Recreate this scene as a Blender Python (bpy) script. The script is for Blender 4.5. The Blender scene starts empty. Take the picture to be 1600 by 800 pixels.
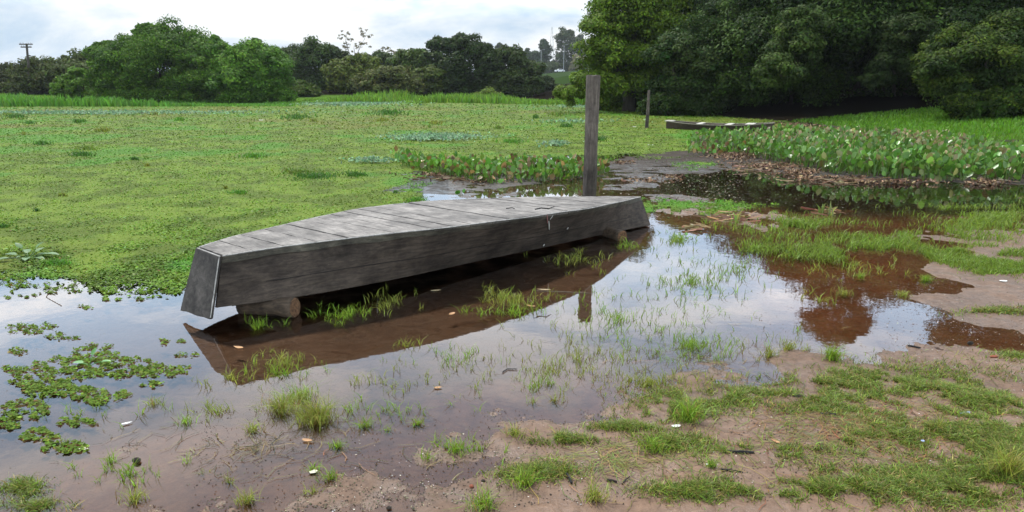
import bpy, math, random
import numpy as np
from mathutils import Vector, Matrix, noise as mnoise

rng = np.random.default_rng(7)
random.seed(7)
scene = bpy.context.scene
COL = scene.collection
R = math.radians

# ------------------------------------------------------------------ camera
CAM_H = 1.7; F = 1067.0; YC = 500.0; P = R(19.1)
cd = bpy.data.cameras.new('camera')
cam = bpy.data.objects.new('camera', cd); COL.objects.link(cam)
cam.location = (0, 0, CAM_H)
cam.rotation_euler = (math.pi/2 - P, 0, 0)
cd.sensor_width = 36.0; cd.lens = 36.0*F/1600
cd.shift_y = 100/1600.0
cd.clip_start = 0.05; cd.clip_end = 5000
scene.camera = cam

# ------------------------------------------------------------------ world
SUN_EL = R(58); SUN_AZ = R(-28)       # azimuth from +Y, towards -X
w = bpy.data.worlds.new("World"); scene.world = w; w.use_nodes = True
nt = w.node_tree; N = nt.nodes; L = nt.links
N.clear()
out = N.new('ShaderNodeOutputWorld'); bg = N.new('ShaderNodeBackground')
sky = N.new('ShaderNodeTexSky'); sky.sky_type = 'NISHITA'; sky.sun_disc = False
sky.sun_elevation = SUN_EL; sky.sun_rotation = SUN_AZ
sky.air_density = 1.0; sky.dust_density = 1.5
tc = N.new('ShaderNodeTexCoord')
mp = N.new('ShaderNodeMapping'); mp.inputs['Scale'].default_value = (1.0, 1.0, 3.6)
mp.inputs['Location'].default_value = (0.35, 0.1, 0.2)
n1 = N.new('ShaderNodeTexNoise'); n1.inputs['Scale'].default_value = 3.2
n1.inputs['Detail'].default_value = 7; n1.inputs['Roughness'].default_value = 0.58
n1.inputs['Distortion'].default_value = 0.4
cr = N.new('ShaderNodeValToRGB')
cr.color_ramp.elements[0].position = 0.42; cr.color_ramp.elements[0].color = (0, 0, 0, 1)
cr.color_ramp.elements[1].position = 0.58; cr.color_ramp.elements[1].color = (1, 1, 1, 1)
cloud = N.new('ShaderNodeMix'); cloud.data_type = 'RGBA'
cloud.inputs['A'].default_value = (4.0, 5.4, 7.0, 1)
cloud.inputs['B'].default_value = (8.4, 8.6, 8.8, 1)
# cloud brightness shaped for the water reflections: strongest in a low band, weaker overhead
sep = N.new('ShaderNodeSeparateXYZ')
mr = N.new('ShaderNodeValToRGB'); er = mr.color_ramp
for q, (p_, v_) in enumerate([(.08, .33), (.16, .75), (.27, 1.0), (.38, .74), (.52, .48), (1.0, .55)]):
    e_ = er.elements[q] if q < 2 else er.elements.new(p_)
    e_.position = p_; e_.color = (v_, v_, v_, 1)
mk = N.new('ShaderNodeMath'); mk.operation = 'MULTIPLY'; mk.inputs[1].default_value = 3.05
mul = N.new('ShaderNodeVectorMath'); mul.operation = 'SCALE'
mixs = N.new('ShaderNodeMix'); mixs.data_type = 'RGBA'; mixs.inputs['Factor'].default_value = 0.88
L.new(tc.outputs['Generated'], mp.inputs['Vector']); L.new(mp.outputs[0], n1.inputs['Vector'])
L.new(n1.outputs['Fac'], cr.inputs['Fac']); L.new(cr.outputs['Color'], cloud.inputs['Factor'])
L.new(tc.outputs['Generated'], sep.inputs[0]); L.new(sep.outputs['Z'], mr.inputs['Fac']); L.new(mr.outputs['Color'], mk.inputs[0])
L.new(cloud.outputs['Result'], mul.inputs[0]); L.new(mk.outputs[0], mul.inputs['Scale'])
L.new(sky.outputs[0], mixs.inputs['A']); L.new(mul.outputs[0], mixs.inputs['B'])
L.new(mixs.outputs['Result'], bg.inputs['Color']); bg.inputs['Strength'].default_value = 0.1
L.new(bg.outputs[0], out.inputs[0])

sd = bpy.data.lights.new('sun', 'SUN'); sd.energy = 3.2; sd.angle = R(5); sd.color = (1, .96, .9)
so = bpy.data.objects.new('sun', sd); COL.objects.link(so)
sdir = Vector((math.sin(SUN_AZ)*math.cos(SUN_EL), math.cos(SUN_AZ)*math.cos(SUN_EL), math.sin(SUN_EL)))
so.rotation_euler = sdir.to_track_quat('Z', 'Y').to_euler(); so.location = (0, 0, 30)
vs = scene.view_settings; scene.display_settings.display_device = 'sRGB'
vs.view_transform = 'Standard'; vs.look = 'None'; vs.exposure = 0.32; vs.gamma = 1; vs.use_curve_mapping = False
scene.cycles.transparent_max_bounces = 12
scene.cycles.max_bounces = 5
HAZE = 0.00018

# ------------------------------------------------------------------ helpers
cP, sP = math.cos(P), math.sin(P)
def gp(px, py, z=0.0):
    """real point at height z seen at survey position (px,py) of the photo"""
    px = np.asarray(px, float); py = np.asarray(py, float)
    u = (px-800)/F; v = (YC-py)/F
    ry = cP+v*sP; rz = -sP+v*cP
    t = (z-CAM_H)/rz
    return np.stack([u*t, ry*t, np.broadcast_to(z, t.shape)+0*t], -1)
def at(px, py, Y):
    u = (px-800)/F; v = (YC-py)/F
    t = Y/(cP+v*sP)
    return np.array([u*t, Y, CAM_H+(-sP+v*cP)*t])
def topix(p):
    x = p[..., 0]; y = p[..., 1]; z = p[..., 2]-CAM_H
    d = np.maximum(y*cP-z*sP, 1e-3); v = y*sP+z*cP
    return 800+F*x/d, YC-F*v/d, d

def vnoise(x, y, s, seed=0):
    """smooth value noise, numpy"""
    x = np.asarray(x, float)/s+seed*17.3; y = np.asarray(y, float)/s-seed*9.1
    xi = np.floor(x).astype(np.int64); yi = np.floor(y).astype(np.int64)
    fx = x-xi; fy = y-yi; fx = fx*fx*(3-2*fx); fy = fy*fy*(3-2*fy)
    def h(a, b):
        n = (a*374761393+b*668265263+seed*144665) & 0xffffffff
        n = ((n ^ (n >> 13))*1274126177) & 0xffffffff
        return ((n ^ (n >> 16)) & 0xffff)/65535.0
    return (h(xi, yi)*(1-fx)+h(xi+1, yi)*fx)*(1-fy)+(h(xi, yi+1)*(1-fx)+h(xi+1, yi+1)*fx)*fy
def fnoise(x, y, s, seed=0, octv=4):
    a = 0; amp = 1; tot = 0
    for k in range(octv):
        a = a+amp*vnoise(x, y, s/2**k, seed+k*5); tot += amp; amp *= 0.55
    return a/tot
def sstep(a, b, x):
    t = np.clip((x-a)/(b-a), 0, 1); return t*t*(3-2*t)

def prop(o, label=None, cat=None, group=None, kind=None):
    if label: o['label'] = label
    if cat: o['category'] = cat
    if group: o['group'] = group
    if kind: o['kind'] = kind
    return o
def empty(name, loc, rz=0):
    o = bpy.data.objects.new(name, None); COL.objects.link(o); o.location = loc; o.rotation_euler = (0, 0, rz)
    o.empty_display_size = 0.1
    return o
def link(name, me, mat, parent=None, loc=None):
    o = bpy.data.objects.new(name, me); COL.objects.link(o)
    if mat is not None: me.materials.append(mat)
    if parent is not None: o.parent = parent
    if loc is not None: o.location = loc
    return o
def np_mesh(name, V, Q, col=None, smooth=False):
    """V (n,3); Q (m,k) faces of equal size; col (n,3)"""
    V = np.asarray(V, np.float32); Q = np.asarray(Q, np.int32)
    me = bpy.data.meshes.new(name)
    m, k = Q.shape
    me.vertices.add(len(V)); me.vertices.foreach_set('co', V.ravel())
    me.loops.add(m*k); me.loops.foreach_set('vertex_index', Q.ravel())
    me.polygons.add(m); me.polygons.foreach_set('loop_start', np.arange(0, m*k, k, dtype=np.int32))
    try: me.polygons.foreach_set('loop_total', np.full(m, k, np.int32))
    except Exception: pass
    if col is not None:
        a = me.color_attributes.new('tint', 'FLOAT_COLOR', 'POINT')
        c = np.ones((len(V), 4), np.float32); c[:, :np.shape(col)[1]] = col
        a.data.foreach_set('color', c.ravel())
    me.update(calc_edges=True)
    if smooth: me.polygons.foreach_set('use_smooth', np.ones(m, bool))
    return me
def py_mesh(name, V, Fs, smooth=False):
    me = bpy.data.meshes.new(name); me.from_pydata([tuple(v) for v in V], [], [tuple(f) for f in Fs]); me.update()
    if smooth:
        for p in me.polygons: p.use_smooth = True
    return me
class MB:
    def __init__(s): s.v = []; s.f = []
    def add(s, V, Fs):
        b = len(s.v); s.v += [tuple(map(float, p)) for p in V]; s.f += [tuple(i+b for i in f) for f in Fs]
    def hexa(s, c):   # 8 corners: bottom 4 (ccw), top 4
        s.add(c, [(0, 3, 2, 1), (4, 5, 6, 7), (0, 1, 5, 4), (1, 2, 6, 5), (2, 3, 7, 6), (3, 0, 4, 7)])
    def box(s, c, d, rot=0):
        cx, cy, cz = c; a, b, h = d[0]/2, d[1]/2, d[2]/2; co, si = math.cos(rot), math.sin(rot)
        q = []
        for z in (-h, h):
            for x, y in ((-a, -b), (a, -b), (a, b), (-a, b)):
                q.append((cx+x*co-y*si, cy+x*si+y*co, cz+z))
        s.hexa(q)
    def tube(s, pts, rad, n=8, jit=0.0, cap=True):
        pts = [Vector(p) for p in pts]; rings = []
        for i, p in enumerate(pts):
            d = (pts[min(i+1, len(pts)-1)]-pts[max(i-1, 0)]).normalized()
            up = Vector((0, 0, 1)) if abs(d.z) < .9 else Vector((1, 0, 0))
            a = d.cross(up).normalized(); b = d.cross(a)
            r = rad[i] if hasattr(rad, '__len__') else rad
            rings.append([p+(a*math.cos(2*math.pi*k/n)+b*math.sin(2*math.pi*k/n))*r*(1+jit*(random.random()-.5)) for k in range(n)])
        V = [q for r_ in rings for q in r_]; Fs = []
        for i in range(len(pts)-1):
            for k in range(n):
                Fs.append((i*n+k, i*n+(k+1) % n, (i+1)*n+(k+1) % n, (i+1)*n+k))
        if cap:
            Fs.append(tuple(range(n-1, -1, -1))); Fs.append(tuple((len(pts)-1)*n+k for k in range(n)))
        s.add(V, Fs)
    def build(s, name, mat, parent=None, smooth=False, loc=None):
        return link(name, py_mesh(name, s.v, s.f, smooth), mat, parent, loc)

# ------------------------------------------------------------------ materials
def newmat(name):
    m = bpy.data.materials.new(name); m.use_nodes = True
    t = m.node_tree; b = t.nodes['Principled BSDF']; return m, t, b
def simple(name, c, rough=.7, var=.25, scale=8.0, bump=.2, stretch=(1, 1, 1), spec=.3, c2=None, detail=6):
    m, t, b = newmat(name)
    co = t.nodes.new('ShaderNodeTexCoord'); mpp = t.nodes.new('ShaderNodeMapping'); mpp.inputs['Scale'].default_value = stretch
    n = t.nodes.new('ShaderNodeTexNoise'); n.inputs['Scale'].default_value = scale; n.inputs['Detail'].default_value = detail
    n.inputs['Roughness'].default_value = .65
    r = t.nodes.new('ShaderNodeValToRGB')
    lo = tuple(x*(1-var) for x in c); hi = tuple(x*(1+var) for x in (c2 or c))
    r.color_ramp.elements[0].position = .3; r.color_ramp.elements[0].color = (*lo, 1)
    r.color_ramp.elements[1].position = .7; r.color_ramp.elements[1].color = (*hi, 1)
    bp = t.nodes.new('ShaderNodeBump'); bp.inputs['Strength'].default_value = bump; bp.inputs['Distance'].default_value = .01
    t.links.new(co.outputs['Object'], mpp.inputs[0]); t.links.new(mpp.outputs[0], n.inputs['Vector'])
    t.links.new(n.outputs['Fac'], r.inputs[0]); t.links.new(r.outputs[0], b.inputs['Base Color'])
    t.links.new(n.outputs['Fac'], bp.inputs['Height']); t.links.new(bp.outputs[0], b.inputs['Normal'])
    b.inputs['Roughness'].default_value = rough; b.inputs['Specular IOR Level'].default_value = spec
    return m
def leafmat(name, rough=.5, spec=.25, trans=.3, gain=(1.2, 1.02, .75)):
    m, t, b = newmat(name)
    a = t.nodes.new('ShaderNodeAttribute'); a.attribute_name = 'tint'
    g = t.nodes.new('ShaderNodeVectorMath'); g.operation = 'MULTIPLY'; g.inputs[1].default_value = gain
    t.links.new(a.outputs['Color'], g.inputs[0]); src = g.outputs[0]
    t.links.new(src, b.inputs['Base Color']); b.inputs['Roughness'].default_value = rough
    b.inputs['Specular IOR Level'].default_value = spec
    tr = t.nodes.new('ShaderNodeBsdfTranslucent'); mx = t.nodes.new('ShaderNodeMixShader'); mx.inputs[0].default_value = trans
    t.links.new(src, tr.inputs[0])
    o = t.nodes['Material Output']
    t.links.new(b.outputs[0], mx.inputs[1]); t.links.new(tr.outputs[0], mx.inputs[2]); t.links.new(mx.outputs[0], o.inputs[0])
    return m
M_leaf = leafmat('foliage', .6, .09, .25)
M_grass = leafmat('grass_blades', .45, .3, .35, (1.12, .96, .8))
M_mat = leafmat('floating_weed', .6, .12, .2, (.9, .97, .6))
M_lettuce = leafmat('pale_floating_leaf', .6, .2, .2, (1, 1, 1))
M_glossleaf = leafmat('broad_leaf', .35, .45, .25, (1.03, 1, .85))
M_dead = leafmat('dead_matter', .7, .2, .1, (1, 1, 1))

def wood_mat(name, dark, light, stretch, scale=14, moss=0.0, bump=.5, rough=.75):
    m, t, b = newmat(name); nd = t.nodes; lk = t.links
    co = nd.new('ShaderNodeTexCoord'); mpp = nd.new('ShaderNodeMapping'); mpp.inputs['Scale'].default_value = stretch
    g = nd.new('ShaderNodeTexNoise'); g.inputs['Scale'].default_value = scale; g.inputs['Detail'].default_value = 8; g.inputs['Roughness'].default_value = .7
    g.inputs['Distortion'].default_value = .6
    lk.new(co.outputs['Object'], mpp.inputs[0]); lk.new(mpp.outputs[0], g.inputs['Vector'])
    r = nd.new('ShaderNodeValToRGB')
    r.color_ramp.elements[0].position = .32; r.color_ramp.elements[0].color = (*dark, 1)
    r.color_ramp.elements[1].position = .68; r.color_ramp.elements[1].color = (*light, 1)
    lk.new(g.outputs['Fac'], r.inputs[0])
    bl = nd.new('ShaderNodeTexNoise'); bl.inputs['Scale'].default_value = 3.1; bl.inputs['Detail'].default_value = 6; bl.inputs['Roughness'].default_value = .7
    lk.new(co.outputs['Object'], bl.inputs['Vector'])
    r2 = nd.new('ShaderNodeValToRGB')
    r2.color_ramp.elements[0].position = .35; r2.color_ramp.elements[0].color = (.42, .40, .38, 1)
    r2.color_ramp.elements[1].position = .65; r2.color_ramp.elements[1].color = (1.4, 1.36, 1.3, 1)
    lk.new(bl.outputs['Fac'], r2.inputs[0])
    mm = nd.new('ShaderNodeMix'); mm.data_type = 'RGBA'; mm.blend_type = 'MULTIPLY'; mm.inputs['Factor'].default_value = 1
    lk.new(r.outputs[0], mm.inputs['A']); lk.new(r2.outputs[0], mm.inputs['B'])
    src = mm.outputs['Result']
    # peeling lichen / moss flecks
    sp = nd.new('ShaderNodeTexNoise'); sp.inputs['Scale'].default_value = 23; sp.inputs['Detail'].default_value = 5; sp.inputs['Roughness'].default_value = .75
    mp2 = nd.new('ShaderNodeMapping'); mp2.inputs['Scale'].default_value = tuple(1+(s-1)*.35 for s in stretch)
    lk.new(co.outputs['Object'], mp2.inputs[0]); lk.new(mp2.outputs[0], sp.inputs['Vector'])
    r3 = nd.new('ShaderNodeValToRGB'); r3.color_ramp.elements[0].position = .66; r3.color_ramp.elements[0].color = (0, 0, 0, 1)
    r3.color_ramp.elements[1].position = .74; r3.color_ramp.elements[1].color = (1, 1, 1, 1)
    lk.new(sp.outputs['Fac'], r3.inputs[0])
    m3 = nd.new('ShaderNodeMix'); m3.data_type = 'RGBA'
    fm = nd.new('ShaderNodeMath'); fm.operation = 'MULTIPLY'; fm.inputs[1].default_value = .55
    lk.new(r3.outputs[0], fm.inputs[0]); lk.new(fm.outputs[0], m3.inputs['Factor'])
    lk.new(src, m3.inputs['A']); m3.inputs['B'].default_value = (.22, .2, .15, 1)
    lk.new(m3.outputs['Result'], b.inputs['Base Color'])
    bp = nd.new('ShaderNodeBump'); bp.inputs['Strength'].default_value = bump; bp.inputs['Distance'].default_value = .006
    lk.new(g.outputs['Fac'], bp.inputs['Height']); lk.new(bp.outputs[0], b.inputs['Normal'])
    b.inputs['Roughness'].default_value = rough; b.inputs['Specular IOR Level'].default_value = .3
    return m
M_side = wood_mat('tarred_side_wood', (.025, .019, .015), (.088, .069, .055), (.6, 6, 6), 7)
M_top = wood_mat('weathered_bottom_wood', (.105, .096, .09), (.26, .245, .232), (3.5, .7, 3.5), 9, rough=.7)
M_trans = wood_mat('grey_transom_wood', (.026, .023, .021), (.095, .086, .078), (2, 2, 3), 6, bump=.8)
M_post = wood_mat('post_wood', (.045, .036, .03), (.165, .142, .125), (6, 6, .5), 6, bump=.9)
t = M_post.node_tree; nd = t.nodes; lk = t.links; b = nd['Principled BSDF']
co = nd.new('ShaderNodeTexCoord'); sx_ = nd.new('ShaderNodeSeparateXYZ'); lk.new(co.outputs['Object'], sx_.inputs[0])
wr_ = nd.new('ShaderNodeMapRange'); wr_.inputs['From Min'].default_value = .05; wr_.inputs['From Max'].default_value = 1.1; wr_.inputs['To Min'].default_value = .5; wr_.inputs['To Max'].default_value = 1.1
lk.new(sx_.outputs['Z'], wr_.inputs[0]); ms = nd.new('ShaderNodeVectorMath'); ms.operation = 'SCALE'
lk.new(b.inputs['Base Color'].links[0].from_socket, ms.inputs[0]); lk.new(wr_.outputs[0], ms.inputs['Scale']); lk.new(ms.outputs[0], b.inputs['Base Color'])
M_log = wood_mat('log_bark', (.03, .022, .016), (.13, .095, .065), (1, 5, 5), 7, bump=.9)
M_end = simple('log_end_wood', (.06, .03, .014), .8, .6, 45, .9, c2=(.15, .08, .04))
M_pale = simple('worn_pale_edge', (.42, .4, .37), .8, .45, 30, .3)
M_white = simple('white_litter', (.7, .7, .66), .5, .12, 40, .1)
M_bark = simple('bark', (.06, .05, .038), .9, .4, 6, .8, (1, 1, .3))

# ------------------------------------------------------------------ terrain
ctrl = np.array([  # px, py, height (m)
 (150, 500, -.09), (0, 480, -.1), (250, 480, -.1), (-200, 520, -.1), (450, 560, -.08), (600, 500, -.09), (800, 450, -.09), (300, 600, -.06),
 (100, 640, -.045), (0, 700, -.03), (-200, 760, -.02), (600, 600, -.04), (780, 540, -.05), (950, 480, -.07), (1100, 430, -.07), (1200, 470, -.06), (1000, 560, -.03),
 (1150, 540, -.045), (1350, 440, -.05), (1430, 490, -.03), (1520, 520, -.014), (1600, 540, -.008), (1250, 520, -.05), (1380, 525, -.03), (1300, 400, -.05),
 (200, 740, -.012), (400, 700, -.016), (620, 660, -.016), (720, 630, -.02), (850, 620, -.014), (960, 610, -.01),(500, 770, .001), (300, 790, -.002), (0, 790, .0),
 (700, 720, -.004), (760, 780, .012), (860, 690, .006), (900, 740, .02), (1000, 690, .018), (980, 645, .002), (1080, 600, .004), (1150, 575, -.008), (1250, 565, .004), (1320, 580, .02),
 (1430, 570, .012), (1450, 540, .004), (1500, 560, .018), (1600, 575, .03), (1540, 500, .012), (1500, 470, .01), (1580, 470, .03), (1700, 450, .05), (1530, 435, .012), (1440, 445, -.02),
 (1100, 760, .05), (1300, 680, .05), (1500, 650, .06), (1600, 700, .09), (1400, 780, .08), (1200, 640, .035), (1700, 800, .12), (800, 850, .05), (400, 900, .04), (0, 900, .04), (1200, 950, .1),
 (1300, 370, -.02), (1200, 350, -.01), (1420, 390, -.005), (1550, 380, .01), (1500, 340, -.01), (1600, 340, -.005), (1750, 380, .03), (1100, 370, -.03),
 (1100, 330, .004), (1000, 335, .0), (1180, 338, .002), (1300, 332, -.02), (1450, 320, -.08), (1250, 300, -.1), (1100, 290, -.07), (1400, 300, -.1), (1600, 310, -.08), (1180, 280, -.08),
 (1020, 285, .004), (960, 290, -.002), (1000, 262, .012), (1060, 265, .01), (930, 275, .002), (880, 296, -.02), (800, 298, -.012), (740, 297, .004), (690, 292, .01), (1040, 310, .002),
 (700, 280, .015), (800, 278, .01), (900, 272, .01), (1150, 262, -.0), (1110, 245, .03), (1180, 250, .03), (1300, 268, .03), (1450, 270, .03), (1600, 270, -.0), (1300, 235, .08), (1450, 240, .08), (1250, 215, .06), (1150, 225, .05),
 (1600, 250, .02), (1580, 222, -.06), (1520, 222, -.02),
 (900, 355, -.08), (700, 330, -.08), (500, 350, -.12), (200, 400, -.15), (-100, 420, -.15), (0, 350, -.2), (400, 300, -.2), (850, 230, -.15), (500, 240, -.2), (0, 260, -.2), (1000, 225, -.1), (1100, 205, -.1), (-600, 400, -.2),
])
_cp = gp(ctrl[:, 0], ctrl[:, 1], 0.0)[:, :2]; _ch = ctrl[:, 2]
_cr = np.hypot(_cp[:, 0], _cp[:, 1])
XB = np.array([[10, 40], [14, 17], [18, 14.6], [22, 14.3], [27, 14.2], [33, 13.2], [40, 10.8], [50, 7.5], [60, 5], [80, 2.5], [200, 2]])
YB = np.array([[-400, 66], [-60, 66], [-20, 70], [-4, 84], [3, 80], [6, 62], [20, 60], [400, 60]])
def terrain(x, y, fine=True):
    x = np.asarray(x, float); y = np.asarray(y, float)
    sh = x.shape; x = x.ravel(); y = y.ravel()
    h = np.empty(len(x))
    for i in range(0, len(x), 20000):
        xs = x[i:i+20000, None]; ys = y[i:i+20000, None]
        d2 = ((xs-_cp[None, :, 0])**2+(ys-_cp[None, :, 1])**2)/(_cr[None]*.05)**2
        wgt = 1/(d2+.15)**2
        h[i:i+20000] = (wgt*_ch).sum(1)/wgt.sum(1)
    r = np.hypot(x, y)
    far = sstep(22, 34, r)
    front = y > 0
    h = np.where(front, h*(1-far)+(-.22)*far, .12*(1-far)+.5*far)
    h = np.where(y < 2.0, h+(.08-h)*sstep(2.0, -1.0, y), h)
    # right hand bank and far shore
    rb = x-np.interp(y, XB[:, 0], XB[:, 1])
    hb = np.clip(rb*.09, -.25, 2.2)+.03
    hb = hb - .55*np.exp(-((y-(20.3+.02*x))/1.3)**2)*sstep(12, 14, x)*sstep(0, .2, hb)
    h = np.where((rb > -2) & (y > 16), h+(np.maximum(h, hb)-h)*sstep(16, 19, y), h)
    fb = y-np.interp(x, YB[:, 0], YB[:, 1])
    h = np.maximum(h, np.where(front, np.clip(fb*.03, -.3, .9), -1))
    # road embankment and low hills far away
    h = h+np.where(front, 2.6*np.exp(-((x-16)/13)**2)*sstep(112, 138, y)*sstep(190, 150, y), 0)
    h = h+np.where(front, 4.6*sstep(200, 316, y)+9*sstep(345, 600, y)*fnoise(x, y, 90, 3, 2), 0)
    if fine:
        a = np.clip(.012-.0*r, 0, 1)*np.where(r < 26, 1, 2)
        nn = fnoise(x, y, .5, 11, 5)-.5
        n2 = fnoise(x, y, .12, 12, 3)-.5
        h = h+np.where(h > -.05, (nn*.05+n2*.02+(fnoise(x, y, .05, 13, 2)-.5)*.010*(r < 8)), nn*.01)
        muck = np.exp(-(((x-1.8)/3.2)**2+((y-13.3)/2.4)**2))
        h = h+muck*(fnoise(x*.45, y, .22, 14, 4)-.52)*.085
    return h.reshape(sh)

# polar ground grid, fine in front of the viewer
ang_f = np.linspace(R(-46), R(46), 560)
ang_b = np.linspace(R(46), R(314), 60)[1:-1]
ang = np.concatenate([ang_f, ang_b])
rad = np.concatenate([[0.02, .6, 1.2], np.geomspace(1.8, 40, 520), np.geomspace(41, 3000, 90)])
A_, R_ = np.meshgrid(ang, rad)
GX = R_*np.sin(A_); GY = R_*np.cos(A_); GZ = terrain(GX, GY)
nr, na = A_.shape
idx = np.arange(nr*na).reshape(nr, na)
i0 = idx[:-1, :]; i1 = idx[1:, :]
Q = np.stack([i0, np.roll(i0, -1, 1), np.roll(i1, -1, 1), i1], -1).reshape(-1, 4)[:, ::-1]
gv = np.stack([GX, GY, GZ], -1).reshape(-1, 3)
def ground_colour(p):
    x, y, z = p[:, 0], p[:, 1], p[:, 2]
    r = np.hypot(x, y)
    n = fnoise(x, y, .8, 21, 4)[:, None]; n2 = fnoise(x, y, .25, 22, 3)[:, None]
    mud = np.array([.198, .117, .072])*(.75+.5*n)*(.72+.28*sstep(.0, .05, z))[:, None]
    pxx = topix(p)[0]
    under = np.array([.075, .048, .032])+(np.array([.15, .070, .036])-np.array([.075, .048, .032]))*(sstep(1080, 1240, pxx)*(y > 2))[:, None]
    under = under*(.7+.6*n)
    c = mud+(under-mud)*sstep(-.006, -.042, z)[:, None]
    # grey silt right and behind the boat
    grey = np.array([.072, .062, .054])*(.65+.7*n2)
    px, py, _ = topix(p)
    wg = sstep(330, 300, py)*sstep(600, 690, px)
    wr = np.exp(-(((px-1560)/110)**2+((py-475)/60)**2))
    c = c+(grey-c)*np.clip(wg+.22*wr, 0, 1)[:, None]
    red = np.array([.16, .085, .05])
    wt = sstep(352, 325, py)*sstep(980, 1080, px)*(r < 27)
    dk = np.array([.022, .018, .014])
    c = c+(dk-c)*(wt*sstep(0.0, -.02, z))[:, None]
    # under the floating mat
    lake = ((px < 700) & (py < 445))
    c = np.where(lake[:, None], dk, c)
    gr = np.array([.075, .145, .022])*(.75+.5*fnoise(x, y, 1.5, 31, 3)[:, None])
    rb = x-np.interp(y, XB[:, 0], XB[:, 1])
    onbank = ((rb > -1) & (y > 16) & (z > .02)) | (y > 60) | (y < 1)
    c = np.where(onbank[:, None], gr, c)
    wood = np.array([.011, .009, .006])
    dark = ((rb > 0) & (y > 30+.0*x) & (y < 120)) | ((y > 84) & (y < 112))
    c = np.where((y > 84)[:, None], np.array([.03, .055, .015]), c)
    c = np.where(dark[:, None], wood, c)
    return np.clip(c, 0, 1)
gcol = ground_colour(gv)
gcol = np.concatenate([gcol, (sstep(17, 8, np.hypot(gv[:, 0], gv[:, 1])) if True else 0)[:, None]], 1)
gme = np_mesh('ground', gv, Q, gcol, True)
mg, t, b = newmat('mud_ground'); nd = t.nodes; lk = t.links
at_ = nd.new('ShaderNodeAttribute'); at_.attribute_name = 'tint'
co = nd.new('ShaderNodeTexCoord')
na_ = nd.new('ShaderNodeTexNoise'); na_.inputs['Scale'].default_value = 22; na_.inputs['Detail'].default_value = 9; na_.inputs['Roughness'].default_value = .7
nb_ = nd.new('ShaderNodeTexNoise'); nb_.inputs['Scale'].default_value = 5; nb_.inputs['Detail'].default_value = 5
lk.new(co.outputs['Object'], na_.inputs['Vector']); lk.new(co.outputs['Object'], nb_.inputs['Vector'])
rr = nd.new('ShaderNodeValToRGB'); rr.color_ramp.elements[0].position = .3; rr.color_ramp.elements[0].color = (.6, .57, .55, 1)
rr.color_ramp.elements[1].position = .65; rr.color_ramp.elements[1].color = (1.12, 1.12, 1.12, 1)
lk.new(na_.outputs['Fac'], rr.inputs[0])
mm = nd.new('ShaderNodeMix'); mm.data_type = 'RGBA'; mm.blend_type = 'MULTIPLY'; mm.inputs['Factor'].default_value = 1
lk.new(at_.outputs['Color'], mm.inputs['A']); lk.new(rr.outputs[0], mm.inputs['B'])
lk.new(mm.outputs['Result'], b.inputs['Base Color'])
bp = nd.new('ShaderNodeBump'); bp.inputs['Strength'].default_value = .9; bp.inputs['Distance'].default_value = .012
ad = nd.new('ShaderNodeMath'); ad.operation = 'ADD'; lk.new(na_.outputs['Fac'], ad.inputs[0]); lk.new(nb_.outputs['Fac'], ad.inputs[1])
lk.new(ad.outputs[0], bp.inputs['Height']); lk.new(bp.outputs[0], b.inputs['Normal'])
rm = nd.new('ShaderNodeMapRange'); rm.inputs['From Min'].default_value = .4; rm.inputs['From Max'].default_value = .6
rm.inputs['To Min'].default_value = .3; rm.inputs['To Max'].default_value = .75
lk.new(nb_.outputs['Fac'], rm.inputs[0]); lk.new(rm.outputs[0], b.inputs['Roughness'])
sm_ = nd.new('ShaderNodeMath'); sm_.operation = 'MULTIPLY'; sm_.inputs[1].default_value = .45
lk.new(at_.outputs['Alpha'], sm_.inputs[0]); lk.new(sm_.outputs[0], b.inputs['Specular IOR Level'])
prop(link('ground', gme, mg), kind='structure')

# ------------------------------------------------------------------ water
mw = bpy.data.materials.new('still_water'); mw.use_nodes = True; t = mw.node_tree; nd = t.nodes; lk = t.links
nd.clear()
o_ = nd.new('ShaderNodeOutputMaterial'); fr = nd.new('ShaderNodeFresnel'); fr.inputs['IOR'].default_value = 1.62
gl = nd.new('ShaderNodeBsdfGlossy'); gl.inputs['Roughness'].default_value = 0.0; gl.inputs['Color'].default_value = (.97, .98, 1, 1)
tr = nd.new('ShaderNodeBsdfTransparent'); tr.inputs['Color'].default_value = (.82, .68, .55, 1)
mx = nd.new('ShaderNodeMixShader')
co = nd.new('ShaderNodeTexCoord'); nz = nd.new('ShaderNodeTexNoise'); nz.inputs['Scale'].default_value = 7; nz.inputs['Detail'].default_value = 3
bp = nd.new('ShaderNodeBump'); bp.inputs['Strength'].default_value = .05; bp.inputs['Distance'].default_value = .01
lk.new(co.outputs['Object'], nz.inputs['Vector']); lk.new(nz.outputs['Fac'], bp.inputs['Height'])
lk.new(bp.outputs[0], gl.inputs['Normal']); lk.new(fr.outputs[0], mx.inputs[0])
lk.new(tr.outputs[0], mx.inputs[1]); lk.new(gl.outputs[0], mx.inputs[2]); lk.new(mx.outputs[0], o_.inputs[0])
wv = [(-500, 1.0, 0), (60, 1.0, 0), (60, 100, 0), (-500, 100, 0)]
prop(link('water', py_mesh('water', wv, [(0, 1, 2, 3)]), mw), kind='structure')

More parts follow.
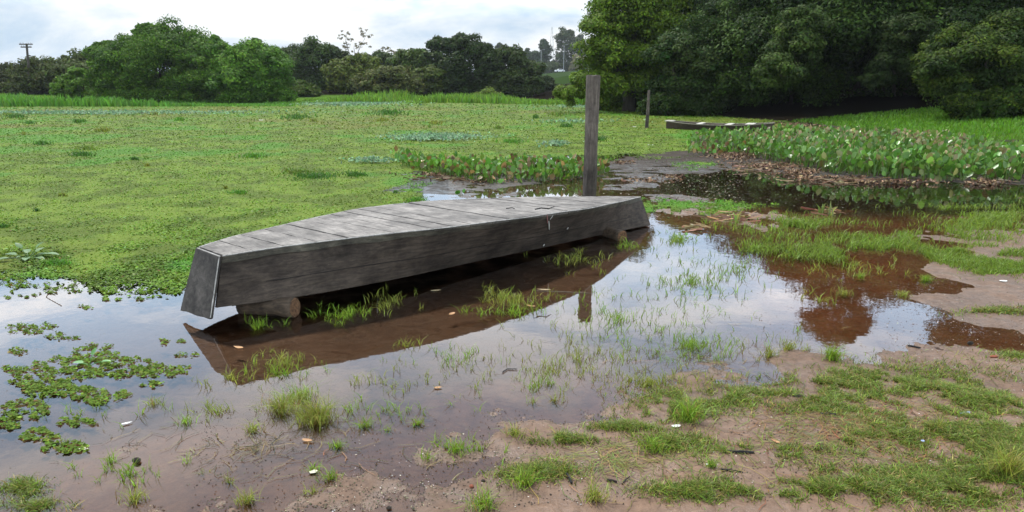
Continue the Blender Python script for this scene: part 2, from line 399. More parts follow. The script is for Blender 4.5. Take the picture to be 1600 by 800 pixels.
# ------------------------------------------------------------------ leaf cloud builder
def unit(v): return v/np.maximum(np.linalg.norm(v, axis=-1, keepdims=True), 1e-9)
def leaf_cloud(C, Nn, ln, wd, col):
    """rhombic leaves at C facing Nn"""
    n = len(C); Nn = unit(Nn)
    ref = unit(rng.normal(size=(n, 3)))
    a = unit(np.cross(Nn, ref)); b_ = np.cross(Nn, a)
    ln = np.broadcast_to(ln, n)[:, None]; wd = np.broadcast_to(wd, n)[:, None]
    V = np.empty((n, 4, 3)); V[:, 0] = C-a*ln/2; V[:, 2] = C+a*ln/2
    mid = C-Nn*ln*.06
    V[:, 1] = mid+b_*wd/2; V[:, 3] = mid-b_*wd/2
    Qf = np.arange(4*n).reshape(n, 4)
    return V.reshape(-1, 3), Qf, np.repeat(col, 4, 0)
def blades(B, H_, W_, lean, col, curve=.5):
    """grass blades at B; two segments tapering to a tip"""
    n = len(B); th = rng.uniform(0, 2*math.pi, n)
    d = np.stack([np.cos(th), np.sin(th), np.zeros(n)], 1)
    yaw = rng.uniform(0, 2*math.pi, n); s = np.stack([np.cos(yaw), np.sin(yaw), np.zeros(n)], 1)*(W_/2)[:, None]
    up = np.array([0, 0, 1.])
    m1 = B+up*(H_*.55)[:, None]+d*(lean*H_*.3)[:, None]
    tp = B+up*(H_*(1-.35*lean*curve))[:, None]+d*(lean*H_*.9)[:, None]
    V = np.stack([B-s, B+s, m1+s*.8, m1-s*.8, tp+s*.12, tp-s*.12], 1)
    k = np.arange(n)[:, None]*6
    Qf = np.concatenate([k+[0, 1, 2, 3], k+[3, 2, 4, 5]])
    return V.reshape(-1, 3), Qf, np.repeat(col, 6, 0)
def merge(parts):
    V = []; Qs = []; C = []; o = 0
    for v, q, c in parts:
        V.append(v); Qs.append(q+o); C.append(c); o += len(v)
    return np.concatenate(V), np.concatenate(Qs), np.concatenate(C)
def jitcol(base, n, var=.25, hue=.12):
    base = np.asarray(base, float)
    if base.ndim == 1: base = np.broadcast_to(base, (n, 3))
    v = np.exp(rng.normal(0, var, (n, 1))); h = np.exp(rng.normal(0, hue, (n, 3)))
    return np.clip(base*v*h, 0, .95)

# ------------------------------------------------------------------ trees
def crown_points(blobs, lobes, per, lobe_r=.32, flat=.75):
    """blobs (x,y,z,rx,ry,rz): lobes on every blob's surface, leaves round each lobe"""
    Cs = []; Ns = []; Ls = []
    for (x, y, z, rx, ry, rz) in blobs:
        d = unit(rng.normal(size=(lobes, 3))); d[:, 2] = np.where(rng.random(lobes) < .65, np.abs(d[:, 2]), d[:, 2])
        rr_ = rng.uniform(.55, 1.0, lobes)[:, None]
        lc = np.array([x, y, z])+d*rr_*np.array([rx, ry, rz])
        s = (rx+ry+rz)/3
        lr = s*lobe_r*rng.uniform(.6, 1.35, lobes)
        k = rng.integers(0, lobes, lobes*per)
        dd = unit(rng.normal(size=(len(k), 3)))
        dd[:, 2] = np.where(rng.random(len(k)) < .6, np.abs(dd[:, 2]), dd[:, 2])
        rad_ = rng.uniform(.45, 1.08, len(k))[:, None]
        pt = lc[k]+dd*rad_*lr[k][:, None]*np.array([1, 1, flat])
        Cs.append(pt); Ns.append(unit(dd+rng.normal(0, .33, dd.shape)+np.array([0, 0, .3])))
        Ls.append(k+1000*len(Ls))
    return np.concatenate(Cs), np.concatenate(Ns), np.concatenate(Ls)
def tree(name, label, cat, base, blobs, col, leaf=.2, lobes=26, per=60, group=None, trunk_r=.2, lobe_r=.32, var=.22, col2=None, limbs=True, flat=.75, skirt=True):
    base = np.asarray(base, float)
    root = empty(name, tuple(base)); prop(root, label, cat, group)
    if skirt:
        big = max(blobs, key=lambda q: q[3]); lowz = min(q[2] for q in blobs)
        for dx in (-.45, .45):
            blobs = list(blobs)+[(big[0]+dx*big[3], big[1]-.6, base[2]+(lowz-base[2])*.35, big[3]*.8, big[4]*.8, max(.5, (lowz-base[2])*.5))]
    Cn, Nn, Lb = crown_points(blobs, lobes, per, lobe_r, flat)
    Cn = Cn[Cn[:, 2] > base[2]-.1]; n = len(Cn); Nn = Nn[:n]; Lb = Lb[:n]
    hv = ((Lb*7919 % 101)/101.0)**1.8
    c2 = np.asarray(col2 if col2 else [c*1.35 for c in col])
    cb = np.asarray(col)[None]*(1-hv[:, None])+c2[None]*hv[:, None]
    V, Qf, Cc = leaf_cloud(Cn-base, Nn, leaf*rng.uniform(.7, 1.3, n), leaf*.55*rng.uniform(.8, 1.2, n), jitcol(cb, n, var, .08))
    link('crown', np_mesh('crown', V, Qf, Cc), M_leaf, root)
    mb = MB()
    zs = [bb[2] for bb in blobs]; mid = np.mean([[bb[0], bb[1]] for bb in blobs], 0)-base[:2]
    hz = (np.mean(zs)-base[2])
    fork = (mid[0]*.5, mid[1]*.5, hz*.55)
    mb.tube([(0, 0, -.3), (mid[0]*.15, mid[1]*.15, hz*.25), fork], [trunk_r*1.25, trunk_r, trunk_r*.8], 8, .15)
    for bb in (blobs if limbs else blobs[:2]):
        e = np.array(bb[:3])-base
        m_ = (np.array(fork)+e)/2+rng.normal(0, .12*bb[3], 3)*np.array([1, 1, .4])
        mb.tube([fork, tuple(m_), tuple(e), tuple(e+np.array([rng.normal(0, bb[3]*.3), 0, bb[5]*.5]))], [trunk_r*.6, trunk_r*.38, trunk_r*.2, trunk_r*.06], 6, .1)
    mb.build('trunk', M_bark, root, True)
    return root
def blob(px, py, Y, rxpx, rzpx, ry=None):
    """crown mass centred at survey direction (px,py), at distance Y, radii given in photo units"""
    p = at(px, py, Y); k = Y/(F*1.06)
    rx = rxpx*k; rz = rzpx*k
    return (p[0], p[1], p[2], rx, ry or (rx+rz)*.6, rz)
def gz(x, y): return float(terrain(np.array([x]), np.array([y]), False)[0])
def bpt(px, Y):
    x = (px-800)/(F*1.058)*Y; return (x, Y, gz(x, Y))

DG = (.030, .062, .016); MG = (.05, .105, .02); OG = (.075, .115, .025); BG = (.07, .16, .022); BL = (.035, .065, .03)
# the two creeper-covered thickets on the far left
tree('vine_covered_thicket', 'tall rounded thicket smothered in bright creepers, the larger and higher of the left pair', 'thicket', bpt(245, 68),
     [blob(270, 72, 68, 40, 34), blob(205, 95, 67, 48, 34), blob(320, 105, 67, 42, 35), blob(250, 115, 66, 60, 45), blob(180, 130, 66, 35, 30), blob(300, 138, 65.5, 50, 26), blob(230, 62, 68.5, 14, 20), blob(165, 90, 68, 22, 20), blob(215, 140, 66, 50, 24), blob(300, 95, 69.5, 48, 40), blob(250, 100, 69, 46, 40), blob(178, 74, 68, 11, 9), blob(238, 52, 68, 9, 9)],
     (.04, .105, .016), leaf=.23, lobes=42, per=300, trunk_r=.3, lobe_r=.38, col2=(.105, .23, .032))
tree('vine_covered_thicket', 'lower domed thicket of bright green creepers, right of the taller one', 'thicket', bpt(390, 66),
     [blob(395, 98, 66, 45, 30), blob(345, 100, 67, 20, 34), blob(338, 68, 67, 7, 11), blob(400, 68, 66, 8, 6), blob(420, 118, 65.5, 34, 36), blob(370, 130, 65, 45, 32), blob(405, 140, 65, 48, 22)],
     (.04, .115, .015), leaf=.23, lobes=42, per=300, trunk_r=.3, lobe_r=.38, col2=(.105, .25, .032))
tree('leafy_bush', 'light green leafy bush at the left foot of the large thicket', 'bush', bpt(118, 69),
     [blob(130, 130, 69, 32, 22), blob(105, 140, 68, 25, 14)], BG, leaf=.3, lobes=22, per=90, trunk_r=.12)
# scrub behind, far left
for (px, top, wd, Y, c, lab) in [(15, 100, 40, 95, (.036, .052, .02), 'brownish scrub tree at the very left edge of the far shore'),
                                 (75, 92, 45, 88, (.045, .07, .024), 'dull olive scrub tree below the leaning utility pole'),
                                 (128, 84, 40, 86, (.05, .08, .025), 'olive scrub tree between the pole and the big thicket')]:
    tree('scrub_tree', lab, 'tree', bpt(px, Y), [blob(px, top+18, Y, wd, 16), blob(px-15, top+35, Y-2, wd, 22), blob(px+12, top+45, Y-3, wd, 20)], c, leaf=.42, lobes=34, per=90, trunk_r=.15, lobe_r=.36)
# middle of the far shore
farrow = [
 ('shore_tree', 478, 150, 100, [(492, 88, 30, 24), (478, 108, 36, 32), (495, 130, 36, 22)], DG, 'dark domed tree just right of the creeper thickets'),
 ('shore_tree', 455, 150, 108, [(452, 95, 24, 20), (445, 120, 24, 26)], (.04, .07, .022), 'mid green tree peeping out behind the lower thicket'),
 ('shore_tree', 640, 150, 98, [(640, 100, 34, 18), (652, 115, 30, 30)], (.045, .085, .02), 'green tree left beside the tallest dark tree of the far shore'),
 ('olive_tree', 560, 150, 92, [(560, 105, 36, 16), (540, 122, 34, 22), (575, 125, 34, 22)], OG, 'flat topped olive green tree below the bare sparse tree'),
 ('olive_bush', 618, 152, 86, [(610, 122, 40, 14), (585, 135, 38, 15), (632, 138, 32, 15)], (.07, .095, .035), 'greyish olive spreading bush at the water edge in the middle distance'),
 ('dark_tree', 722, 150, 92, [(690, 76, 24, 14), (722, 72, 30, 15), (752, 88, 22, 18), (735, 112, 42, 34), (708, 130, 28, 22), (765, 118, 24, 34)], (.022, .045, .014), 'tallest dark tree of the far shore with sky gaps in its crown'),
 ('shore_tree', 792, 152, 90, [(790, 100, 28, 24), (806, 96, 16, 14), (825, 116, 26, 18), (800, 130, 38, 22)], (.034, .062, .02), 'dark low tree immediately right of the tallest far tree'),
 ('shore_tree', 690, 150, 97, [(676, 100, 26, 20), (695, 118, 34, 24), (660, 122, 26, 20)], (.036, .07, .02), 'green tree filling the space behind the tallest dark tree on its left'),
 ('shore_tree', 530, 150, 104, [(525, 92, 26, 16), (535, 112, 40, 22), (590, 100, 30, 16), (580, 118, 34, 20)], (.032, .06, .02), 'dark green tree behind the flat topped olive tree'),
 ('shore_tree', 668, 152, 90, [(670, 126, 24, 22)], (.055, .09, .022), 'small olive tree in front of the tallest dark tree'),
]
for nm, bx, by, Y, bl, c, lab in farrow:
    tree(nm, lab, 'bush' if 'bush' in nm else 'tree', bpt(bx, Y), [blob(a, b2, Y-.4*i, r1, r2) for i, (a, b2, r1, r2) in enumerate(bl)], c, leaf=.42, lobes=40, per=90, trunk_r=.25, lobe_r=.36)
tree('sparse_tree', 'thin see-through tree with few leaves standing above the far treeline', 'tree', bpt(552, 112),
     [blob(540, 62, 112, 13, 13), blob(570, 60, 112, 11, 17), blob(553, 75, 112, 20, 10)], (.10, .11, .07), leaf=.28, lobes=16, per=12, trunk_r=.14, lobe_r=.2, skirt=False)
tree('sparse_tree', 'low pale wispy tree between the sparse tree and the tallest dark tree', 'tree', bpt(612, 110),
     [blob(605, 84, 110, 20, 10), blob(625, 88, 110, 12, 9)], (.10, .11, .06), leaf=.3, lobes=14, per=14, trunk_r=.12, lobe_r=.25, skirt=False)
# embankment trees, far away; bluer leaf colours add painted distance haze
for (px, top, wd, bot, Y, c, lab, nm) in [
   (782, 68, 9, 110, 335, (.03, .055, .025), 'ragged tree top rising right behind the tallest dark tree', 'hill_tree'),
   (812, 75, 6, 112, 345, (.04, .07, .035), 'narrow gappy tree left of the pointed cypress-like tree', 'hill_tree'),
   (824, 76, 6, 112, 345, (.04, .07, .035), 'small pointed tree on the hill, narrowest of its row', 'hill_tree'),
   (838, 80, 12, 115, 345, (.03, .055, .03), 'dark cone shaped tree on the hill left of the lamp posts', 'hill_tree'),
   (851, 62, 8, 112, 350, (.03, .055, .03), 'slim tall tree between the two lamp posts', 'hill_tree'),
   (884, 46, 17, 112, 350, (.04, .065, .035), 'tallest feathery tree on the hill above the white car', 'hill_tree'),
   (906, 58, 11, 112, 353, (.035, .06, .035), 'hill tree half hidden by the big spreading tree', 'hill_tree'),
   (862, 98, 16, 114, 343, (.05, .085, .035), 'rounded light green shrub behind the lamp posts', 'hill_shrub'),
   (902, 86, 9, 104, 335, (.16, .18, .12), 'pale flowering shrub on the hill beside the big tree', 'hill_shrub')]:
    h = (bot-top)/2
    b_ = bpt(px, Y)
    tree(nm, lab, 'shrub' if 'shrub' in nm else 'tree', b_, [blob(px, top+h*.5, Y, wd*.75, h*.5), blob(px+2, top+h, Y-1, wd, h*.7), blob(px-2, bot-h*.4, Y-1, wd*1.05, h*.6)], c, leaf=1.0, lobes=24, per=80, trunk_r=.3, lobe_r=.4)
for (px, py, rx, rz, Y, c, lab) in [(468, 141, 26, 12, 82, (.05, .09, .022), 'low green bush at the right foot of the lower thicket'), (822, 132, 24, 20, 96, (.03, .055, .022), 'dark bush on the shore right of the far treeline'),
                              (852, 137, 22, 14, 98, (.028, .045, .024), 'dark green hedge bush below the embankment'),
                              (888, 144, 20, 8, 100, (.05, .06, .04), 'greyish bush below the white car')]:
    tree('shore_bush', lab, 'bush', bpt(px, Y), [blob(px, py, Y, rx, rz), blob(px+8, py+6, Y-2, rx*.9, rz*.8)], c, leaf=.4, lobes=40, per=90, trunk_r=.12, lobe_r=.36)

# the big layered tree left of the dark wood
tree('spreading_tree', 'big bright green tree with layered boughs at the left end of the wood', 'tree', bpt(985, 46),
     [blob(985, 12, 46, 50, 28), blob(1000, -40, 47, 45, 40), blob(950, 48, 45.5, 38, 26), blob(1010, 50, 46, 50, 26), blob(1060, 60, 45.5, 44, 30), blob(945, 88, 45, 42, 24),
      blob(1000, 95, 45.3, 46, 26), blob(916, 130, 44.5, 28, 16), blob(940, 135, 44.5, 40, 18), blob(890, 148, 44.2, 22, 14), blob(1010, 135, 46, 50, 28), blob(1080, 20, 47, 40, 40), blob(965, 110, 48, 50, 36), blob(1000, 70, 48.5, 60, 44), blob(960, 20, 48, 40, 36)],
     (.065, .125, .014), leaf=.19, lobes=42, per=230, trunk_r=.4, lobe_r=.40, col2=(.125, .235, .03), flat=.8)
tree('drooping_tree', 'dark bluish green tree hanging to the ground behind the thin post', 'tree', bpt(1062, 41),
     [blob(1050, 90, 41, 38, 34), blob(1090, 110, 41, 42, 40), blob(1070, 145, 41, 55, 32), blob(1100, 70, 42, 44, 36)],
     (.022, .058, .016), leaf=.18, lobes=34, per=300, lobe_r=.4, trunk_r=.3, col2=(.05, .085, .028))
# the dark wood on the right bank
def X(t_, Y): return t_*Y
wood = [
 (.31, 44, [(.30, 5.0, 2.6, 2.6), (.33, 6.6, 2.8, 2.2), (.30, 7.4, 2.2, 1.6), (.34, 3, 2.6, 2.2)], 'dark tree of the wood just right of the drooping tree'),
 (.37, 40, [(.36, 4.5, 2.8, 2.4), (.38, 6.8, 2.6, 2.2), (.38, 8.0, 2.0, 1.6), (.40, 5.5, 2.4, 2.4)], 'dark tree of the wood directly above the open rowing boat'),
 (.43, 37, [(.42, 5.0, 2.6, 2.4), (.44, 7.6, 2.6, 2.4), (.44, 9.4, 1.9, 1.7), (.40, 6.8, 2, 2.2)], 'tree of the wood with a pale lit bough sloping down to the left'),
 (.50, 39, [(.49, 6, 3.0, 2.6), (.50, 9.5, 2.4, 2.6), (.50, 12.6, 1.5, 2.0), (.52, 7, 2.8, 2.4)], 'tallest tree of the wood above the black hollow'),
 (.58, 36, [(.57, 4.5, 2.6, 2.2), (.58, 7.5, 2.8, 2.4), (.59, 9.4, 2.2, 1.8)], 'dark tree overhanging the grass slope'),
 (.69, 38, [(.69, 6, 2.8, 2.6), (.71, 10, 2.4, 3), (.72, 13.5, 2.0, 2.2)], 'high dark tree behind the sunlit bush at the right'),
 (.78, 38, [(.76, 6, 3.6, 3), (.78, 10.5, 3.6, 3.2), (.80, 14, 2.6, 2.6)], 'tall dark tree at the right edge of the picture'),
]
WS = {.31: .72, .37: .78, .43: .77, .50: .87, .58: .84, .69: .88, .78: .92}
for t_, Y, bl, lab in wood:
    bl = [(a, z_*WS[t_], rx, rz*WS[t_]) for a, z_, rx, rz in bl]
    bs = [(X(a, Y), Y+rng.uniform(-.8, .8), z_, rx*1.15, rx*1.1, rz*1.1) for a, z_, rx, rz in bl]+([(X(bl[0][0], Y), Y+.5, 2.6, 2.6, 2, 1.8)] if not .4 < t_ < .6 else [(X(bl[0][0], Y), Y+2, 3.6, 2.6, 2, 1.6), (X(bl[0][0]+.05, Y), Y+4.5, 2.4, 2.8, 2, 2.2), (X(bl[0][0]+.01, Y), Y+5, 6, 3, 2, 2.6)])
    x0 = X(t_, Y+1)
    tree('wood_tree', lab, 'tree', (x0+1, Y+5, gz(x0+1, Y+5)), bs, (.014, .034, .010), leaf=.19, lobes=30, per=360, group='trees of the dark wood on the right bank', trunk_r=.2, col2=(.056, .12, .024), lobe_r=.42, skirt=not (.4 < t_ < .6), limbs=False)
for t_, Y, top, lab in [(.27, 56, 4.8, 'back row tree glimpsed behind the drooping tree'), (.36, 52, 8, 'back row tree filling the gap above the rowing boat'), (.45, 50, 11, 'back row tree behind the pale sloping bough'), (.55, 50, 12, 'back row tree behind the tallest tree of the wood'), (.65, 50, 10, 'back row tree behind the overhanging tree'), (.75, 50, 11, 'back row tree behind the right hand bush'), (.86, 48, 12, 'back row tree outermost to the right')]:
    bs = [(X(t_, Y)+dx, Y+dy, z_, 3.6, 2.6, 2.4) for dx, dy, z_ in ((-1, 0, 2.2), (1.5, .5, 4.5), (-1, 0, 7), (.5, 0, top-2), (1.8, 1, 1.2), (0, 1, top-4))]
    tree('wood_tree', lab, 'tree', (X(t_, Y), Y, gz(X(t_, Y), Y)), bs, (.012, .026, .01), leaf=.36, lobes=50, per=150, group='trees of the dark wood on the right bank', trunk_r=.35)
tree('bank_bush', 'large bush with yellow green lit boughs above the grass slope at the right', 'bush', bpt(1530, 29),
     [blob(1500, 75, 29, 45, 26), blob(1470, 110, 28.5, 38, 26), blob(1540, 100, 28, 55, 34), blob(1500, 145, 28.5, 50, 28), blob(1590, 60, 29, 50, 36), blob(1600, 130, 28, 55, 36)],
     (.018, .042, .011), leaf=.13, lobes=34, per=330, trunk_r=.2, col2=(.08, .14, .02), lobe_r=.4)
tree('hanging_bush', 'drooping dark bough mass hanging over the black hollow left of the lit bush', 'bush', bpt(1400, 41),
     [blob(1410, 60, 33, 42, 28), blob(1395, 108, 33, 34, 22), blob(1370, 125, 33, 26, 10)],
     (.02, .042, .014), leaf=.15, lobes=30, per=240, trunk_r=.09, col2=(.035, .065, .02), lobe_r=.4, skirt=False)
tree('hanging_bush', 'drooping grey green boughs left of the black hollow', 'bush', bpt(1240, 42),
     [blob(1240, 80, 34, 38, 34), blob(1215, 115, 33.5, 36, 28), blob(1260, 45, 34, 36, 30)],
     (.03, .062, .02), leaf=.15, lobes=30, per=240, trunk_r=.09, col2=(.065, .12, .03), lobe_r=.4, skirt=False)
tree('bank_shrub', 'low dark shrub growing on the top of the right grass slope', 'shrub', bpt(1560, 27),
     [blob(1560, 160, 27.5, 50, 16), blob(1620, 155, 27, 50, 22)], (.03, .07, .016), leaf=.16, lobes=26, per=80, trunk_r=.1)

# ------------------------------------------------------------------ floating plant mat
def mat_mask(px, py, inset=0.0):
    """where the green mat covers the water"""
    x = px; y = py
    nz_ = (fnoise(px*.9, py*2.4, 60, 41, 4)-.5)
    edge = np.interp(x, [-800, 0, 60, 120, 150, 280, 420, 560, 640, 690, 700, 760, 850, 950, 1000, 1060, 1090, 1140, 1180, 1215, 1300, 2000],
                        [430, 438, 434, 436, 452, 452, 420, 372, 330, 300, 283, 262, 254, 250, 250, 262, 268, 250, 225, 205, 190, 185])
    n5 = (fnoise(px, py*2.6, 14, 45, 3)-.5)
    inb = y < edge-inset*np.clip((y-160)/150, .2, 1)+(nz_*34+n5*34)*np.clip((y-160)/150, .2, 1)
    # open hole behind the hyacinths' foot
    hole = (((x-790)/130)**2+((y-300)/22)**2) < 1
    # strip of green beyond the boat's far end
    g1 = (((y-(322+.03*(x-1000)))/11)**2+((x-1075)/150)**2 < 1+nz_*2.2+n5*3.0)
    out_ = (y < edge+30) & (y > 330) & (fnoise(x, y*2.4, 11, 47, 3) > .70-inset*.1) & (x < 420)
    if inset: out_ = out_ & False
    return (inb & ~hole) | g1 | out_
gx = np.arange(-700, 2300, 4.0); gy = np.concatenate([np.arange(156, 230, 1.3), np.arange(230, 470, 2.6)])
MX, MY = np.meshgrid(gx, gy)
pts = gp(MX, MY, 0.0); xb = np.interp(pts[..., 1], XB[:, 0], XB[:, 1]); yb = np.interp(pts[..., 0], YB[:, 0], YB[:, 1])
ok = mat_mask(MX, MY, 9) & (pts[..., 0] < xb+1.5) & (pts[..., 1] < yb+2)
cell = ok[:-1, :-1] & ok[1:, :-1] & ok[:-1, 1:] & ok[1:, 1:]
ii = np.arange(MX.size).reshape(MX.shape)
Qm = np.stack([ii[1:, :-1], ii[1:, 1:], ii[:-1, 1:], ii[:-1, :-1]], -1)[cell]
pz = .004+.010*fnoise(pts[..., 0], pts[..., 1], .35, 44, 3)
pts[..., 2] = pz
def mat_colour(x, y):
    n = fnoise(x, y*.8, 1.6, 51, 4); n2 = fnoise(x, y, .4, 52, 3); n3 = fnoise(x, y*1.5, 7, 53, 2)
    a = np.array([.092, .155, .018]); b_ = np.array([.145, .245, .03]); c_ = np.array([.08, .24, .024]); d_ = np.array([.17, .145, .045])
    k = sstep(.35, .65, n2)[..., None]; o = a*(1-k)+b_*k
    k = (sstep(.56, .68, n)*.8)[..., None]; o = o*(1-k)+c_*k
    k = (sstep(.60, .75, n3)*.35)[..., None]; o = o*(1-k)+d_*k
    return o*.86
used, inv = np.unique(Qm, return_inverse=True)
vv = pts.reshape(-1, 3)[used]
me = np_mesh('floating_plant_mat', vv, inv.reshape(Qm.shape), mat_colour(vv[:, 0], vv[:, 1])*.75, True)
mmat = leafmat('mat_base', .8, .1, .0)
prop(link('floating_plant_mat', me, mmat), 'sheet of small green floating plants covering the lake from the boat to the far shore', 'floating plants', kind='stuff')

def scatter_px(n, x0, x1, y0, y1, f=None):
    px = rng.uniform(x0, x1, n); py = rng.uniform(y0, y1, n)
    if f is not None:
        k = f(px, py); px = px[k]; py = py[k]
    return px, py
px, py = scatter_px(430000, -160, 1760, 158, 470, mat_mask)
pp = gp(px, py, 0.0)
k = (pp[:, 0] < np.interp(pp[:, 1], XB[:, 0], XB[:, 1])+1) & (pp[:, 1] < np.interp(pp[:, 0], YB[:, 0], YB[:, 1]))
pp = pp[k]; d = pp[:, 1]; n = len(pp)
sz = np.maximum(.028, d/F*2.5)*rng.uniform(.6, 1.4, n)
tuf = sstep(.52, .66, fnoise(pp[:, 0], pp[:, 1], .9, 56, 3))
pp[:, 2] = .004+.007*rng.random(n)+.022*tuf*rng.random(n)+np.maximum(0, d-8)*.0008
c = jitcol(mat_colour(pp[:, 0], pp[:, 1])*1.1, n, .2, .07)
pale = (rng.random(n) < .035); c[pale] = jitcol((.25, .33, .16), pale.sum(), .15)
brn = (rng.random(n) < .012); c[brn] = jitcol((.16, .10, .045), brn.sum(), .2)
V, Qf, Cc = leaf_cloud(pp, rng.normal(0, .33, (n, 3))+[0, 0, 1], sz, sz*.75, c)
o = link('floating_leaves', np_mesh('floating_leaves', V, Qf, Cc), M_mat)
prop(o, 'countless small green leaves of the floating mat on the lake', 'floating plants', kind='stuff')

def ell(cx, cy, rx, ry, n, hard=.0):
    r_ = np.sqrt(rng.random(n)); a = rng.uniform(0, 2*math.pi, n)
    if hard == 0: r_ = np.abs(rng.normal(0, .5, n))
    return cx+rx*r_*np.cos(a), cy+ry*r_*np.sin(a)
# pale water lettuce patches
parts = []
for (cx, cy, rx, ry, n) in [(690, 217, 80, 6, 2600), (650, 219, 50, 4, 900), (868, 228, 28, 4, 350), (140, 178, 330, 3.0, 3600), (-200, 178, 250, 4, 1000), (540, 163, 100, 5, 2200), (960, 168, 110, 3.0, 1600),
                            (580, 255, 60, 6, 250), (900, 192, 100, 4, 300)]:
    a, b_ = ell(cx, cy, rx, ry, n); p_ = gp(a, np.maximum(b_, 152), 0.0); n = len(p_)
    s = np.maximum(.08, p_[:, 1]/F*3.4)*rng.uniform(.7, 1.3, n)
    p_[:, 2] = .05+rng.random(n)*.06+.0008*p_[:, 1]
    parts.append(leaf_cloud(p_, rng.normal(0, .6, (n, 3))+[0, -.3, 1], s, s*.7, jitcol((.15, .26, .13), n, .25, .1)))
V, Qf, Cc = merge(parts)
prop(link('water_lettuce', np_mesh('water_lettuce', V, Qf, Cc), M_lettuce), 'pale bluish green water lettuce floating in patches on the lake', 'water plants', kind='stuff')

# tall bright grass along the far shore
parts = []
px = rng.uniform(-500, 1000, 26000); Yv = rng.uniform(0, 1, len(px))
x0 = (px-800)/(F*1.058)
Yd = np.interp(px, [-500, 100, 455, 480, 700, 880, 1000], [54, 55, 56, 62, 66, 60, 55])+Yv*np.interp(px, [-500, 300, 460, 600, 1000], [16, 12, 7, 18, 10])
x = x0*Yd; z = np.maximum(terrain(x, Yd, False), 0)
hh = .12+.5*sstep(.3, .75, fnoise(x, Yd, 4, 61, 3))*np.interp(px, [-500, 100, 400, 500, 650, 700, 1000], [1.6, 1.5, .6, .7, 2.2, 1.5, 1.3])
n = len(px); Bp = np.stack([x, Yd, z], 1)
cgr = np.where((px < 455)[:, None], np.array([.095, .27, .035]), np.array([.12, .27, .03]))
V1 = blades(Bp, hh*rng.uniform(.6, 1.2, n), np.full(n, .14), rng.uniform(.1, .6, n), jitcol(cgr, n, .25, .08))
prop(link('shore_grass', np_mesh('shore_grass', *V1), M_grass), 'tall bright green reeds and grass along the far shore of the lake', 'grass', kind='stuff')
tree('round_shrub', 'small feathery yellow green shrub standing in the far grass left of the tall post', 'shrub', bpt(762, 72), [blob(762, 153, 72, 26, 11), blob(750, 157, 71.5, 18, 7)], (.1, .17, .035), leaf=.3, lobes=20, per=60, trunk_r=.06, col2=(.14, .22, .05))

# grass on the right bank slope
px, py = scatter_px(42000, 1180, 1900, 168, 262)
Ys = np.interp(py, [168, 185, 205, 225, 262], [33, 30, 26, 20, 16.5]); xs = (px-800)/(F*1.06)*Ys
k = (xs > np.interp(Ys, XB[:, 0], XB[:, 1])-.3) & (Ys < 33); xs, Ys = xs[k], Ys[k]; zs = terrain(xs, Ys, False); n = len(xs)
kk = zs > 0; xs, Ys, zs = xs[kk], Ys[kk], zs[kk]; n = len(xs)
V1 = blades(np.stack([xs, Ys, zs], 1), rng.uniform(.08, .2, n), np.full(n, .05), rng.uniform(.2, .8, n), jitcol((.10, .26, .018), n, .2, .07))
prop(link('bank_grass', np_mesh('bank_grass', *V1), M_grass), 'mown looking bright grass on the slope in front of the dark wood', 'grass', kind='stuff')

# ------------------------------------------------------------------ water hyacinths
def hyacinth(px, py, hmin, hmax, size, cols, wts, z0=0.02):
    p_ = gp(px, py, 0.0); n = len(p_); z = np.maximum(terrain(p_[:, 0], p_[:, 1], False), 0)+z0
    base = np.stack([p_[:, 0], p_[:, 1], z], 1)
    hh = rng.uniform(hmin, hmax, n); th = rng.uniform(0, 2*math.pi, n); ln = rng.uniform(.0, .35, n)*hh
    top = base+np.stack([np.cos(th)*ln, np.sin(th)*ln, hh], 1)
    ci = rng.choice(len(cols), n, p=wts); base_c = np.array(cols)[ci]
    s = size*rng.uniform(.7, 1.25, n)
    # rounded leaf: hexagon split into two quads, cupped
    up = unit(np.stack([np.cos(th)*.35, np.sin(th)*.35, np.ones(n)], 1)+rng.normal(0, .6, (n, 3)))
    side = unit(np.cross(up, unit(rng.normal(size=(n, 3))))); nn = np.cross(up, side)
    w_ = (s*.42)[:, None]; h_ = s[:, None]
    A = top; Bq = top+side*w_*.8+up*h_*.3-nn*h_*.1; C2 = top+side*w_*.75+up*h_*.72-nn*h_*.08; D = top+up*h_
    E2 = top-side*w_*.75+up*h_*.72-nn*h_*.08; G = top-side*w_*.8+up*h_*.3-nn*h_*.1
    V = np.stack([A, Bq, C2, D, E2, G], 1).reshape(-1, 3); kx = np.arange(n)[:, None]*6
    Qf = np.concatenate([kx+[0, 1, 2, 3], kx+[0, 3, 4, 5]])
    cc = jitcol(base_c, n, .22, .07)
    st = blades(base, hh*1.02, np.full(n, .022), ln/hh, jitcol((.09, .16, .03), n, .2))
    return [(V, Qf, np.repeat(cc, 6, 0)), st]
gcols = [(.075, .18, .025), (.13, .26, .045), (.21, .22, .09), (.12, .10, .035)]
def bank_poly(px, py):
    lo = np.interp(px, [1075, 1110, 1180, 1300, 1450, 1600, 1900], [228, 238, 250, 275, 285, 286, 282])
    hi = np.interp(px, [1075, 1130, 1250, 1330, 1450, 1520, 1600, 1900], [224, 219, 217, 219, 229, 242, 255, 270])
    return (py < lo) & (py > hi)
px, py = scatter_px(12000, 1075, 1760, 200, 292, bank_poly)
fr_ = sstep(1200, 1480, px)*sstep(262, 235, py)
wn = fnoise(px, py*3, 50, 91, 3)
k = rng.random(len(px)) < np.clip(.06+.75*fr_*sstep(.3, .55, wn)+.5*sstep(.6, .72, wn), 0, .8)
parts = hyacinth(px[~k], py[~k], .02, .34, .14, gcols, [.5, .36, .10, .04])+hyacinth(px[k], py[k], .16, .38, .10, [(.25, .21, .11), (.31, .28, .15), (.12, .23, .04)], [.42, .26, .32])
V, Qf, Cc = merge(parts)
